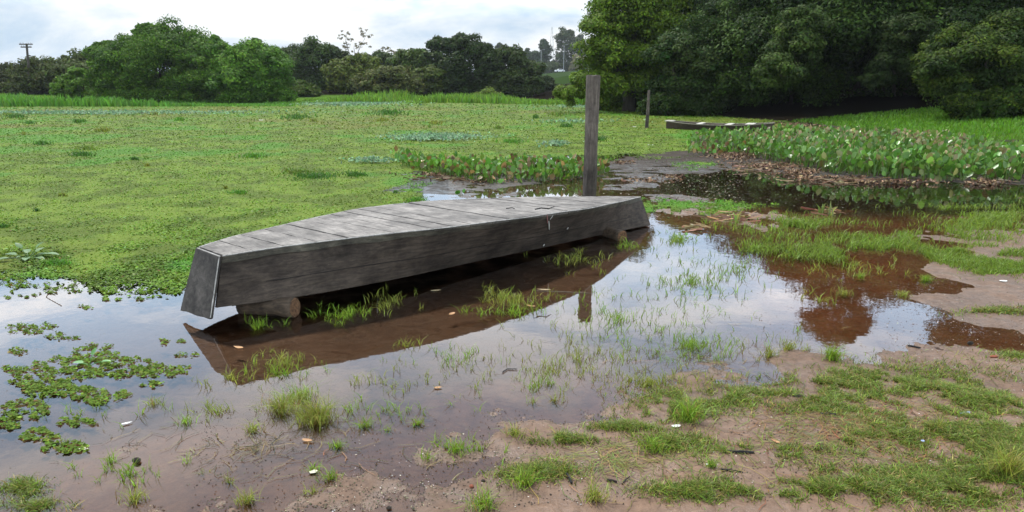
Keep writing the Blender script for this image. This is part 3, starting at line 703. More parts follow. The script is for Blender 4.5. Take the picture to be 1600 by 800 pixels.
prop(link('water_hyacinth_bank', np_mesh('water_hyacinth_bank', V, Qf, Cc), M_glossleaf), 'broad bank of leafy water hyacinths, green in front and withered beige on top', 'water plants', kind='stuff')
def row_poly(px, py):
    lo = np.interp(px, [612, 640, 700, 760, 850, 900, 945], [250, 262, 276, 288, 284, 280, 272]); hi = np.interp(px, [612, 680, 945], [248, 260, 264])
    return (py < lo+2) & (py > hi)
px, py = scatter_px(3000, 612, 950, 240, 290, row_poly)
px = np.concatenate([px, rng.uniform(1075, 1180, 120)]); py = np.concatenate([py, rng.uniform(236, 246, 120)])
parts = hyacinth(px, py, 0.02, .2, .125, [(.085, .21, .026), (.14, .28, .04), (.25, .18, .07), (.13, .09, .04)], [.46, .28, .15, .11])
# a single sprout by the boat
parts += hyacinth(np.array([716, 719, 722, 713.]), np.array([309, 309.5, 309, 309.]), .02, .06, .1, [(.08, .24, .03)], [1.0])
V, Qf, Cc = merge(parts)
prop(link('water_hyacinth_row', np_mesh('water_hyacinth_row', V, Qf, Cc), M_glossleaf), 'low row of water hyacinths with brown tipped leaves behind the boat and the tall post', 'water plants', kind='stuff')

# brown dead leaves
parts = []
for (cx, cy, rx, ry, n) in [(1150, 246, 45, 9, 1500), (1120, 238, 40, 6, 600), (1200, 262, 60, 6, 800), (1290, 281, 90, 3, 500), (1250, 272, 60, 4, 500), (1400, 287, 90, 2.5, 300), (1540, 288, 40, 4, 360), (1240, 196, 55, 6, 900), (690, 274, 60, 7, 520), (760, 284, 60, 5, 350), (870, 276, 60, 6, 260),
                            (970, 255, 30, 3, 200), (1050, 276, 22, 3, 160), (1010, 282, 60, 6, 120), (1140, 342, 40, 5, 60)]:
    a, b_ = ell(cx, cy, rx, ry, n); p_ = gp(a, b_, 0.0); n = len(p_)
    p_[:, 2] = np.maximum(terrain(p_[:, 0], p_[:, 1]), 0)+.01+rng.random(n)*.06*(cx > 1080)*(cy < 300)
    s = np.maximum(.07, p_[:, 1]/F*3)*rng.uniform(.6, 1.4, n)
    cc = np.array([(.22, .13, .075), (.31, .21, .12), (.11, .06, .035), (.07, .05, .035)])[rng.integers(0, 4, n)]
    parts.append(leaf_cloud(p_, rng.normal(0, .6, (n, 3))+[0, 0, 1], s, s*.5, jitcol(cc, n, .25, .06)))
V, Qf, Cc = merge(parts)
prop(link('dead_leaves', np_mesh('dead_leaves', V, Qf, Cc), M_dead), 'reddish brown dead leaves strewn at the foot of the water hyacinths', 'dead leaves', kind='stuff')
# dead stalks
def stalks(cx, cy, rx, ry, n, ln, cols, zup=.04):
    a, b_ = ell(cx, cy, rx, ry, n); p_ = gp(a, b_, 0.0); p_[:, 2] = np.maximum(terrain(p_[:, 0], p_[:, 1]), 0)+rng.random(n)*zup+.008
    th = rng.normal(0, .5, n)+rng.integers(0, 2, n)*math.pi; L_ = ln*rng.uniform(.5, 1.2, n)
    dv = np.stack([np.cos(th), np.sin(th), rng.normal(.05, .15, n)], 1)*L_[:, None]/2
    wv_ = unit(np.cross(dv, rng.normal(size=(n, 3))))*.013
    V = np.stack([p_-dv-wv_, p_-dv+wv_, p_+dv+wv_*.6, p_+dv-wv_*.6], 1).reshape(-1, 3)
    V[:, 2] = np.maximum(V[:, 2], .004)
    return V, np.arange(4*n).reshape(n, 4), np.repeat(jitcol(np.array(cols)[rng.integers(0, len(cols), n)], n, .2), 4, 0)
parts = [stalks(1140, 342, 50, 7, 90, .28, [(.34, .24, .13), (.22, .13, .07)]), stalks(1082, 358, 26, 3, 26, .2, [(.34, .24, .13)]), stalks(1285, 334, 26, 5, 26, .22, [(.3, .22, .1), (.2, .1, .05)]),
         stalks(1540, 285, 40, 5, 26, .4, [(.3, .24, .16)]), stalks(1200, 262, 80, 10, 160, .3, [(.27, .19, .11), (.16, .1, .06)]), stalks(1350, 284, 140, 4, 120, .3, [(.27, .19, .11), (.16, .1, .06)]), stalks(700, 282, 90, 6, 60, .2, [(.25, .18, .1), (.14, .09, .05)])]
for (cx, cy) in ((1148, 348), (1283, 336), (1296, 336)):
    p_ = np.repeat(gp(np.array([cx]), np.array([cy]), .0), 5, 0)+rng.normal(0, .03, (5, 3))*[1, 1, 0]
    parts.append(blades(p_, rng.uniform(.12, .2, 5), np.full(5, .035), rng.uniform(.2, .8, 5), jitcol((.17, .24, .05), 5, .2)))
V, Qf, Cc = merge(parts)
prop(link('dead_stalks', np_mesh('dead_stalks', V, Qf, Cc), M_dead), 'heaps of straw coloured dead stalks lying in the shallow water beyond the boat', 'dead stalks', kind='stuff')

# ------------------------------------------------------------------ grass near by
def grass_px(px, py, hmin, hmax, wid, col, lean=(.2, .8), var=.22, zmin=-.03):
    p_ = gp(px, py, 0.0); n = len(p_); p_[:, 2] = np.maximum(terrain(p_[:, 0], p_[:, 1]), zmin)-.004
    dist = p_[:, 1]
    w_ = np.maximum(wid, dist/F*1.1)*rng.uniform(.7, 1.3, n)
    return blades(p_, rng.uniform(hmin, hmax, n), w_, rng.uniform(*lean, n), jitcol(col, n, var, .08))
G1 = (.17, .32, .03); G2 = (.13, .30, .03); G3 = (.21, .28, .05)
parts = []
lawn = [(1400, 600, 160, 32, 6500), (1500, 640, 130, 40, 4000), (1310, 640, 110, 32, 4500), (1140, 620, 120, 24, 5500), (1060, 640, 70, 24, 3500), (1560, 715, 100, 55, 8500), (1480, 780, 150, 35, 9000), (1300, 775, 140, 26, 7000), (1180, 720, 90, 18, 2600),
        (1050, 700, 60, 14, 1500), (1330, 700, 110, 22, 4000), (1090, 780, 90, 16, 2200), (840, 745, 60, 16, 1600), (880, 690, 80, 10, 1200), (980, 672, 60, 12, 1500), (1450, 690, 110, 24, 4500), (1570, 640, 60, 30, 2600), (1240, 785, 80, 14, 2600), (1300, 605, 120, 18, 2600),
        (1560, 490, 60, 6, 900), (1590, 560, 40, 10, 500), (1480, 620, 120, 18, 3000), (30, 762, 40, 16, 1400), (60, 790, 60, 8, 900), (1680, 700, 120, 90, 6000)]
for cx, cy, rx, ry, n in lawn:
    a, b_ = ell(cx, cy, rx*1.25, ry*1.25, int(n*2.6))
    q = gp(a, b_); k = .5*fnoise(q[:, 0], q[:, 1], .30, 71, 3)+.5*fnoise(q[:, 0], q[:, 1], .07, 72, 2)+rng.normal(0, .05, len(a)) > .515
    a, b_ = a[k], b_[k]
    cc = np.where((rng.random(len(a)) < .25)[:, None], np.array([.22, .2, .07]), np.array([.125, .215, .03]))
    parts.append(grass_px(a, b_, .010, .042, .0042, cc, (.5, 1.8), .42))
V, Qf, Cc = merge(parts)
prop(link('short_grass', np_mesh('short_grass', V, Qf, Cc), M_grass), 'short patchy grass on the muddy bank in the right foreground', 'grass', kind='stuff')
def runners(cx, cy, rx, ry, n, ln, cols):
    a, b_ = ell(cx, cy, rx, ry, n); p_ = gp(a, b_, 0.0); th = rng.uniform(0, 2*math.pi, n); L_ = ln*rng.uniform(.4, 1.3, n); out_ = []
    col = jitcol(np.array(cols)[rng.integers(0, len(cols), n)], n, .25)
    prev = p_.copy()
    for k_i in range(3):
        nx = prev+np.stack([np.cos(th), np.sin(th), 0*th], 1)*(L_/3)[:, None]; th = th+rng.normal(0, .5, n)
        za = np.maximum(terrain(prev[:, 0], prev[:, 1]), 0)+.006; zb = np.maximum(terrain(nx[:, 0], nx[:, 1]), 0)+.006
        sd_ = np.stack([-np.sin(th), np.cos(th), 0*th], 1)*.0016
        A = prev.copy(); A[:, 2] = za; Bq = nx.copy(); Bq[:, 2] = zb
        out_.append((np.stack([A-sd_, A+sd_, Bq+sd_, Bq-sd_], 1).reshape(-1, 3), np.arange(4*n).reshape(n, 4), np.repeat(col, 4, 0))); prev = nx
    return out_
parts = runners(1350, 680, 330, 110, 1500, .16, [(.22, .2, .08), (.14, .2, .04), (.2, .12, .06)])+runners(950, 730, 200, 60, 260, .16, [(.22, .2, .08), (.14, .2, .04)])+runners(1100, 560, 250, 60, 160, .14, [(.2, .18, .08), (.05, .06, .03)])+runners(400, 700, 300, 60, 160, .12, [(.05, .06, .03), (.2, .18, .08)])
V, Qf, Cc = merge(parts)
prop(link('creeping_stems', np_mesh('creeping_stems', V, Qf, Cc), M_grass), 'creeping grass stems and runners lying over the mud', 'grass', kind='stuff')
parts = []
for _ in range(60):
    cx, cy = rng.uniform(-100, 1050), 175+250*rng.random()**1.3
    if not mat_mask(np.array([cx]), np.array([cy+8]))[0]: continue
    q = gp(cx, cy); rr5 = rng.uniform(3, 20)*rng.uniform(.5, 2.2); n = int(rr5*rng.uniform(6, 16))
    a, b_ = ell(cx, cy, rr5, rr5*.16, n)
    p_ = gp(a, b_, .01); hh = np.maximum(.04, 5.0*p_[:, 1]/F)*rng.uniform(.5, 1.2, n)
    parts.append(blades(p_, hh, np.maximum(.006, p_[:, 1]/F*1.6), rng.uniform(.2, 1.4, n), jitcol([(.08, .23, .025), (.11, .2, .03), (.16, .22, .035), (.05, .15, .02)][rng.integers(0, 4)], n, .25)))
V, Qf, Cc = merge(parts)
prop(link('mat_grass', np_mesh('mat_grass', V, Qf, Cc), M_grass), 'small grassy sprouts rising here and there out of the floating mat', 'grass', kind='stuff')
# grass standing in the shallow water
parts = []
wet = [(1240, 352, 150, 14, 3200, .05, .14), (1440, 378, 150, 22, 8000, .04, .13), (1550, 345, 90, 24, 5200, .04, .14), (1560, 400, 80, 18, 3800, .03, .1), (1120, 322, 110, 7, 1700, .015, .05), (1320, 395, 100, 16, 2600, .04, .13), (1450, 405, 120, 12, 3600, .03, .1),
       (1070, 350, 30, 6, 420, .03, .09), (1100, 385, 90, 20, 420, .05, .13), (1200, 375, 60, 16, 1100, .05, .14), (1680, 380, 100, 40, 6000, .04, .12), (1250, 400, 60, 14, 260, .04, .12), (1480, 325, 120, 8, 900, .05, .12),
       (1350, 365, 100, 10, 1800, .05, .15), (1540, 412, 90, 14, 6000, .03, .1), (1580, 428, 90, 9, 7000, .02, .06), (1300, 388, 120, 14, 3600, .04, .12), (1400, 404, 110, 12, 3200, .04, .11), (1180, 388, 60, 10, 800, .04, .12), (1600, 420, 80, 10, 3000, .03, .09), (1500, 395, 130, 12, 4000, .04, .11), (1650, 320, 80, 20, 1500, .05, .15)]
for cx, cy, rx, ry, n, h0, h1 in wet:
    a, b_ = ell(cx, cy, rx*1.2, ry*1.2, int(n*.75)); q = gp(a, b_)
    k = fnoise(q[:, 0], q[:, 1], .45, 73, 3)+rng.normal(0, .05, len(a)) > .49
    parts.append(grass_px(a[k], b_[k], h0*.7, h1*.8, .004, np.array([.15, .26, .035]), (.3, 1.2)))
V, Qf, Cc = merge(parts)
prop(link('marsh_grass', np_mesh('marsh_grass', V, Qf, Cc), M_grass), 'bright grass growing out of the shallow water beyond the puddle', 'grass', kind='stuff')
# thin scattered sprouts
parts = []
spr = [(1080, 440, 110, 60, 150, 4), (960, 500, 110, 45, 120, 4), (900, 560, 160, 40, 130, 4), (1080, 540, 120, 40, 130, 5), (800, 470, 70, 18, 60, 8), (800, 488, 60, 10, 26, 8), (900, 405, 60, 14, 26, 8), (540, 492, 50, 14, 30, 8), (620, 470, 60, 16, 18, 6), (440, 565, 50, 12, 26, 10),
       (400, 510, 30, 10, 12, 10), (440, 585, 60, 10, 16, 8), (600, 480, 30, 10, 12, 6), (360, 590, 40, 14, 16, 8), (980, 385, 14, 10, 12, 7), (1060, 375, 40, 18, 60, 4), (700, 560, 90, 16, 26, 5), (1150, 420, 70, 30, 60, 3), (600, 600, 120, 20, 36, 6), (1010, 600, 120, 24, 80, 6),
       (850, 600, 40, 14, 16, 7), (1230, 545, 60, 16, 20, 8), (640, 540, 60, 16, 8, 6), (1330, 420, 80, 14, 26, 8), (330, 640, 60, 20, 18, 7), (150, 640, 120, 30, 20, 6), (600, 640, 100, 14, 26, 7), (720, 700, 50, 14, 16, 9), (200, 740, 100, 20, 20, 8), (860, 580, 200, 30, 60, 5), (1280, 470, 30, 10, 8, 7)]
for cx, cy, rx, ry, n, per in spr:
    a, b_ = ell(cx, cy, rx*1.3, ry*1.3, n); a = np.repeat(a, per)+rng.normal(0, 3.5, n*per); b_ = np.repeat(b_, per)+rng.normal(0, 1.8, n*per)
    sc = .032 if cy > 560 else .036
    parts.append(grass_px(a, b_, sc*.6, sc*2.6, .0035, G1 if rng.random() < .6 else G3, (.3, 1.4), zmin=-.01))
V, Qf, Cc = merge(parts)
prop(link('sprouting_grass', np_mesh('sprouting_grass', V, Qf, Cc), M_grass), 'thin sprouts of grass scattered through the puddle around the boat', 'grass', kind='stuff')

# individual tufts in the foreground
def tuft(px, py, h, r_, n, label, col=G1, group='grass tufts on the wet mud'):
    p0 = gp(np.array([px]), np.array([py]))[0]; z0 = max(float(terrain(np.array([p0[0]]), np.array([p0[1]]))[0]), -.015)
    a = rng.uniform(0, 2*math.pi, n); rr2 = np.abs(rng.normal(0, .5, n))*r_
    B = np.stack([rr2*np.cos(a), rr2*np.sin(a)*.8, np.full(n, -.006)], 1)
    cc = np.where((rng.random(n) < .12)[:, None], np.array([.25, .2, .08]), np.asarray(col))
    V, Qf, Cc = blades(B, h*rng.uniform(.45, 1.1, n), rng.uniform(.002, .0042, n), rng.uniform(.2, 1.5, n), jitcol(cc, n, .28, .09), .8)
    o = link('grass_tuft', np_mesh('grass_tuft', V, Qf, Cc), M_grass, None, (p0[0], p0[1], z0))
    prop(o, label, 'grass tuft', group)
TL = [
 (238, 632, .07, .05, 90, 'small olive tuft in the water just below the floating clumps'),
 (290, 660, .07, .05, 110, 'tuft in the puddle right of the white fallen leaf'),
 (172, 722, .06, .03, 50, 'thin tuft beside the dark clod at the lower left'),
 (210, 782, .07, .06, 150, 'spreading tuft on the lower left edge of the puddle'),
 (385, 785, .07, .045, 160, 'dense bright tuft at the bottom, left of the white paper'),
 (395, 672, .07, .05, 130, 'tuft at the left end of the large grass clump'),
 (440, 640, .12, .12, 460, 'olive left half of the large grass clump in the puddle'),
 (495, 655, .13, .13, 800, 'tall right half of the large grass clump in the puddle'),
 (527, 698, .06, .03, 120, 'short bright tuft beneath the large grass clump'),
 (490, 735, .05, .04, 80, 'tuft directly above the white paper'),
 (517, 748, .06, .05, 150, 'tuft touching the right side of the white paper'),
 (488, 770, .05, .03, 60, 'dark rooted tuft under the white paper'),
 (570, 666, .08, .05, 130, 'tuft with red roots right of the large grass clump'),
 (651, 662, .06, .035, 130, 'lone domed tuft with red roots in the middle of the mud flat'),
 (605, 672, .05, .04, 60, 'loose tuft between the two red rooted tufts'),
 (710, 706, .07, .06, 120, 'blue green tuft sprawling on the mud flat'),
 (668, 718, .05, .05, 80, 'flat runner-like tuft left of the blue green one'),
 (804, 682, .06, .05, 150, 'tuft at the edge of the mud left of the short grass'),
 (866, 626, .07, .025, 70, 'upright tuft standing in the grey reflecting water'),
 (833, 628, .06, .03, 45, 'sparser upright tuft left of the standing one'),
 (755, 795, .09, .07, 260, 'large bright tuft at the bottom edge of the picture'),
 (820, 765, .08, .07, 240, 'yellowish tuft above the bottom edge near a pebble'),
 (926, 790, .08, .06, 220, 'spiky tuft at the bottom below two dark sticks'),
 (1076, 662, .13, .07, 380, 'tall bright tuft beside the white shell fragment'),
 (1020, 712, .08, .06, 240, 'bright tuft on bare mud left of the black charred sticks'),
 (1110, 745, .05, .03, 110, 'little tuft between the two charred sticks'),
 (1300, 562, .10, .06, 320, 'tall leaning tuft on the shore of the sky reflecting puddle'),
 (1202, 556, .08, .06, 150, 'spiky tuft standing in water left of the leaning tuft'),
 (1410, 462, .06, .07, 260, 'mounded tuft in the brown water nearer the mud spit'),
 (1446, 438, .08, .06, 300, 'very bright round tuft at the head of the brown water'),
 (1318, 458, .06, .09, 220, 'flat wide tuft in brown water amid floating specks'),
 (1345, 432, .07, .05, 130, 'small arched tuft in the brown water'),
 (1565, 775, .14, .08, 420, 'tall blade-like tuft rising from the grass at the right edge'),
 (1462, 690, .08, .04, 120, 'pale upright tuft beside the blue speck'),
 (470, 622, .10, .11, 380, 'top portion of the large grass clump reaching to the boat reflection'),
 (100, 690, .05, .04, 60, 'faint tuft in the water at left among floating clumps'),
 (356, 752, .05, .04, 60, 'sparse tuft near the bottom left of the mud flat'),
 (315, 738, .04, .03, 50, 'tiny tuft on the mud between two larger ones at lower left'),
]
for a in TL:
    tuft(a[0], a[1], a[2]*1.2, a[3]*1.1, int(a[4]*.6), a[5], col=(G1 if rng.random() < .55 else G3))

# floating moss-like clumps
parts = []
cl = [(40, 515, 30, 8), (100, 526, 26, 6), (70, 510, 22, 5), (150, 552, 40, 14), (200, 575, 50, 16), (250, 580, 40, 9), (110, 575, 60, 18), (60, 600, 45, 14), (150, 620, 36, 12), (40, 640, 34, 16), (20, 580, 22, 8), (120, 660, 28, 8), (190, 620, 20, 7), (280, 578, 22, 5),
      (90, 610, 50, 14), (30, 548, 18, 5), (265, 535, 22, 4), (290, 555, 14, 3), (100, 700, 40, 8), (60, 680, 30, 10), (230, 600, 22, 5), (10, 660, 20, 14), (130, 480, 8, 2), (120, 455, 10, 2), (220, 468, 7, 2), (-60, 560, 50, 40), (-100, 640, 60, 40), (300, 480, 10, 3), (20, 442, 60, 6), (150, 446, 40, 5), (240, 455, 40, 5), (80, 450, 30, 3)]
for cx, cy, rx, ry in cl:
    m_ = max(3, int(rx*ry/16)); a, b_ = ell(cx, cy, rx, ry, m_, 1)
    per = 15; a = np.repeat(a, per)+rng.normal(0, 3.2, m_*per); b_ = np.repeat(b_, per)+rng.normal(0, 1.4, m_*per)
    p_ = gp(a, b_, 0.0); n = len(p_); p_[:, 2] = .003+.007*rng.random(n)
    cc = np.where((rng.random(n) < .04)[:, None], np.array([.13, .09, .04]), np.array([.085, .16, .024]))
    parts.append(leaf_cloud(p_, rng.normal(0, .3, (n, 3))+[0, 0, 1], rng.uniform(.012, .028, n), rng.uniform(.012, .024, n), jitcol(cc, n, .3, .1)))
V, Qf, Cc = merge(parts)
prop(link('floating_clumps', np_mesh('floating_clumps', V, Qf, Cc), M_leaf), 'small floating green moss clumps on the water left of the boat', 'floating plants', kind='stuff')

# grit, specks and floating bits
def grit():
    lists = []
    px_, py_ = scatter_px(60000, 0, 1600, 420, 800); p_ = gp(px_, py_, 0.0); hz_ = terrain(p_[:, 0], p_[:, 1]); k = np.abs(hz_-.001) < .0035
    p_ = p_[k][:3800]; n = len(p_); p_[:, 2] = np.maximum(hz_[k][:3800], 0)+.003; s = rng.uniform(.003, .012, n)
    lists.append(leaf_cloud(p_, rng.normal(0, .25, (n, 3))+[0, 0, 1], s, s*.5, jitcol(np.array([(.04, .03, .02), (.09, .07, .04), (.3, .25, .16), (.06, .08, .03)])[rng.integers(0, 4, n)], n, .2, .05)))
    for (x0, x1, y0, y1, n, cols, s0, s1) in [(300, 1600, 640, 800, 2600, [(.03, .025, .02), (.06, .04, .03)], .004, .014), (500, 1600, 660, 800, 420, [(.6, .56, .5), (.35, .3, .26)], .004, .011),
                                             (1380, 1600, 430, 620, 900, [(.06, .045, .035), (.4, .36, .3), (.12, .08, .06)], .006, .016), (1180, 1460, 440, 560, 260, [(.12, .11, .08)], .006, .014),
                                             (0, 700, 480, 760, 260, [(.10, .08, .04), (.12, .14, .05)], .004, .010), (940, 1160, 248, 340, 2200, [(.04, .035, .03), (.26, .22, .17), (.12, .08, .05), (.08, .12, .04)], .012, .05), (690, 800, 285, 300, 300, [(.2, .18, .16), (.05, .05, .04)], .015, .035),
                                             (1080, 1420, 275, 325, 400, [(.08, .12, .04), (.12, .11, .08)], .015, .05)]:
        px_, py_ = scatter_px(n, x0, x1, y0, y1); p_ = gp(px_, py_, 0.0)
        p_[:, 2] = np.maximum(terrain(p_[:, 0], p_[:, 1]), 0)+.003
        s = rng.uniform(s0, s1, n)
        lists.append(leaf_cloud(p_, rng.normal(0, .25, (n, 3))+[0, 0, 1], s, s*.6, jitcol(np.array(cols)[rng.integers(0, len(cols), n)], n, .2, .05)))
    return merge(lists)
V, Qf, Cc = grit()
prop(link('grit', np_mesh('grit', V, Qf, Cc), M_dead), 'dark and pale specks of grit and plant bits on the mud and water', 'debris', kind='stuff')

# ------------------------------------------------------------------ the upturned boat
Mn = (gp(347, 400, .51)+gp(312, 387, .51))/2
Cf = (gp(1000, 308, .34)+gp(968, 307.6, .34))/2
ax = Cf-Mn; L0 = float(np.hypot(ax[0], ax[1])); yaw = math.atan2(ax[1], ax[0])
boat = empty('upturned_boat', (Mn[0], Mn[1], 0.0), yaw)
prop(boat, 'upturned grey flat-bottomed wooden boat resting on logs over the puddle', 'boat')
ce, se = math.cos(yaw), math.sin(yaw)
def loc_of(p):
    dx, dy = p[0]-Mn[0], p[1]-Mn[1]
    return np.array([dx*ce+dy*se, -dx*se+dy*ce, p[2]])
def top_z(s):
    t_ = s/L0; return .51+(.34-.51)*t_+.07*4*t_*(1-t_)*(0 < t_ < 1)
def onto(px, py, zf):
    z = .4
    for _ in range(40):
        q = loc_of(gp(px, py, z)); z = zf(q[0])
    return loc_of(gp(px, py, z))
Ne = np.array([onto(a, b_, top_z) for a, b_ in [(347, 400), (480, 380), (600, 366), (700, 355), (780, 345), (860, 334), (930, 323.5), (1000, 308)]])
Fe = np.array([onto(a, b_, top_z) for a, b_ in [(312, 387), (360, 372), (420, 357), (480, 344), (560, 327), (660, 316), (750, 311), (870, 308), (968, 307.6)]])
def bot_z(s): return .14-.13*np.clip((s+.15)/(L0+.3), 0, 1)
Nb = np.array([onto(a, b_, bot_z) for a, b_ in [(338, 481), (480, 461), (620, 435), (740, 409), (850, 386), (960, 362), (1015, 352)]])
def smooth_curve(P_, n):
    """Catmull-Rom through points, resampled at n points"""
    P_ = np.vstack([2*P_[0]-P_[1], P_, 2*P_[-1]-P_[-2]]); o = []
    for i in range(1, len(P_)-2):
        for t_ in np.linspace(0, 1, 12, endpoint=False):
            p0, p1, p2, p3 = P_[i-1:i+3]
            o.append(.5*((2*p1)+(-p0+p2)*t_+(2*p0-5*p1+4*p2-p3)*t_**2+(-p0+3*p1-3*p2+p3)*t_**3))
    o.append(P_[-2]); o = np.array(o)
    # blend corners out
    for _ in range(6): o[1:-1] = (o[:-2]+2*o[1:-1]+o[2:])/4
    s = np.concatenate([[0], np.cumsum(np.linalg.norm(np.diff(o, axis=0), axis=1))]); q = np.linspace(0, s[-1], n)
    return np.stack([np.interp(q, s, o[:, j]) for j in range(3)], 1)
NS = 49
cn, cf, bn = smooth_curve(Ne, NS), smooth_curve(Fe, NS), smooth_curve(Nb, NS)
bn[:, 2] = np.maximum(bn[:, 2], .01)
bf = cf.copy()
flare = np.linalg.norm((bn-cn)[:, :2], axis=1)
for i in range(NS):
    t_ = i/(NS-1); bf[i] = cf[i]+np.array([(-.17 if i == 0 else 0), .02+.14*min(1, t_*3), 0]); bf[i, 2] = bn[i, 2]+.03*(1-t_)
tn_ = onto(333, 497, lambda s: .07); k_ = onto(288, 483, lambda s: .06); q_ = (cf[0][2]-.15)/(cf[0][2]-.06); bf[0] = cf[0]*(1-q_)+k_*q_
for i in range(1, 8): bf[i, 0] = cf[i, 0]+(bf[0, 0]-cf[0, 0])*(1-i/8)
bf[-1] = cf[-1]+np.array([.2, .1, 0]); bf[-1, 2] = bn[-1, 2]
for i in range(NS-8, NS-1): bf[i, 0] += .2*(1-(NS-1-i)/8)
TH = .022
def shell(A, B, name, mat, off, rows=6):
    """plank wall between curves A (top) and B (bottom), thickness off towards inside (local y sign)"""
    V = []; n = len(A)
    for lay in (0, 1):
        for j in range(rows+1):
            f = j/rows
            for i in range(n):
                p_ = A[i]*(1-f)+B[i]*f
                if lay == 0: p_ = p_+np.array([0, -np.sign(off)*.0025*math.sin(i*.9+j*2.1)*(0 < j < rows), 0])
                V.append(p_+np.array([0, off*lay, 0]))
    Fs = []; M1 = (rows+1)*n
    for j in range(rows):
        for i in range(n-1):
            a = j*n+i; q = (a, a+1, a+n+1, a+n)
            Fs.append(q[::-1]); Fs.append(tuple(k+M1 for k in q))
    for i in range(n-1):
        Fs.append((i, i+1, M1+i+1, M1+i)); b0 = rows*n+i; Fs.append((b0+1, b0, M1+b0, M1+b0+1))
    for j in range(rows):
        a = j*n; Fs.append((a+n, a, M1+a, M1+a+n)[::-1]); a = j*n+n-1; Fs.append((a, a+n, M1+a+n, M1+a)[::-1])
    return link(name, py_mesh(name, V, Fs), mat, boat)
dn = np.array([0, 0, -.004])
cn_s = cn.copy(); cf_s = cf.copy()
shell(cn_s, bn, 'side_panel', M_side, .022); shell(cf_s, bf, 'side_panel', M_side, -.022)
# transoms: the near one raked, with a ragged lower edge
def transom(a, b_, c_, d_, dirx, mat, name='transom', ragged=False):
    # a,b top near/far ; c,d bottom near/far
    n = 10; V = []
    for lay in (0, 1):
        for j in range(7):
            for i in range(n+1):
                f = i/n; g = j/6
                p_ = (a*(1-f)+b_*f)*(1-g)+(c_*(1-f)+d_*f)*g
                if ragged and j == 6: p_ = p_+np.array([0, 0, .004*math.sin(i*1.1)-.006*random.random()])
                V.append(p_+np.array([dirx*.024*lay, 0, 0]))
    Fs = []; M1 = 7*(n+1)
    for j in range(6):
        for i in range(n):
            q0 = j*(n+1)+i; q = (q0, q0+1, q0+n+2, q0+n+1); Fs.append(q); Fs.append(tuple(k+M1 for k in q)[::-1])
    for i in range(n):
        Fs.append((i+1, i, M1+i, M1+i+1)); b0 = 6*(n+1)+i; Fs.append((b0, b0+1, M1+b0+1, M1+b0))
    for j in range(6):
        q0 = j*(n+1); Fs.append((q0, q0+n+1, M1+q0+n+1, M1+q0)); q0 += n; Fs.append((q0+n+1, q0, M1+q0, M1+q0+n+1))
    return link(name, py_mesh(name, V, Fs), mat, boat)
e0 = np.array([.003, -.003, -.003])
transom(cn[0]+[-.004, -.006, -.002], cf[0]+[-.004, .006, -.002], tn_+[-.004, -.006, 0], k_+[-.004, .006, 0], -1, M_trans, ragged=True)
transom(cn[-1]+[.003, .004, -.002], cf[-1]+[.003, -.004, -.002], bn[-1]+[.003, .004, 0], bf[-1]+[.003, -.004, 0], 1, M_side)
# bottom boards, laid across
mb = MB(); s0, s1 = 0.0, 1.0
widths = []; q = 0.0
while q < .985:
    wd_ = random.uniform(.03, .054); widths.append((q, min(1, q+wd_))); q += wd_
def curve_at(c_, t_):
    f = t_*(NS-1); i = min(int(f), NS-2); return c_[i]*(1-(f-i))+c_[i+1]*(f-i)
for (a, b_) in widths:
    gap = .0022; a2, b2 = a+gap*.5, b_-gap*.5; lift = random.uniform(0, .006); sl = random.uniform(-.003, .003)
    m = 8
    for kx in range(m):
        f0, f1 = kx/m, (kx+1)/m
    V = []; Fs = []
    for lay in (0, 1):
        for jj, tt in enumerate((a2, b2)):
            for kx in range(m+1):
                f = kx/m; n_, f_ = curve_at(cn, tt), curve_at(cf, tt)
                p_ = n_*(1-f)+f_*f
                wob = .002*math.sin(kx*1.7+a*50)
                p_ = p_+np.array([wob, 0, .003+lift+sl*(f-.5)+(.0 if lay else -.022)+.0015*math.sin(kx*2.2+a*31)])
                if kx == 0: p_[1] -= .006
                if kx == m: p_[1] += .006
                V.append(p_)
    n1_ = m+1
    for kx in range(m):
        Fs.append((2*n1_+kx, 2*n1_+n1_+kx, 2*n1_+n1_+kx+1, 2*n1_+kx+1)); Fs.append((kx, kx+1, n1_+kx+1, n1_+kx))
        Fs.append((kx, 2*n1_+kx, 2*n1_+kx+1, kx+1)); Fs.append((n1_+kx+1, 3*n1_+kx+1, 3*n1_+kx, n1_+kx))
    Fs.append((0, n1_, 3*n1_, 2*n1_)); Fs.append((n1_-1, 3*n1_-1, 4*n1_-1, 2*n1_-1))
    mb.add(V, Fs)
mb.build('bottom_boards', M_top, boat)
# dark inner sheet closing the seams
V = [cn[i]+np.array([0, .01, -.026]) for i in range(NS)]+[cf[i]+np.array([0, -.01, -.026]) for i in range(NS)]
V += [p_+np.array([0, 0, -.01]) for p_ in V]
Fs = []
for i in range(NS-1):
    Fs += [(i, i+1, NS+i+1, NS+i), (2*NS+i, 3*NS+i, 3*NS+i+1, 2*NS+i+1), (i, 2*NS+i, 2*NS+i+1, i+1), (NS+i+1, 3*NS+i+1, 3*NS+i, NS+i)]
link('seam_backing', py_mesh('seam_backing', V, Fs), M_side, boat)
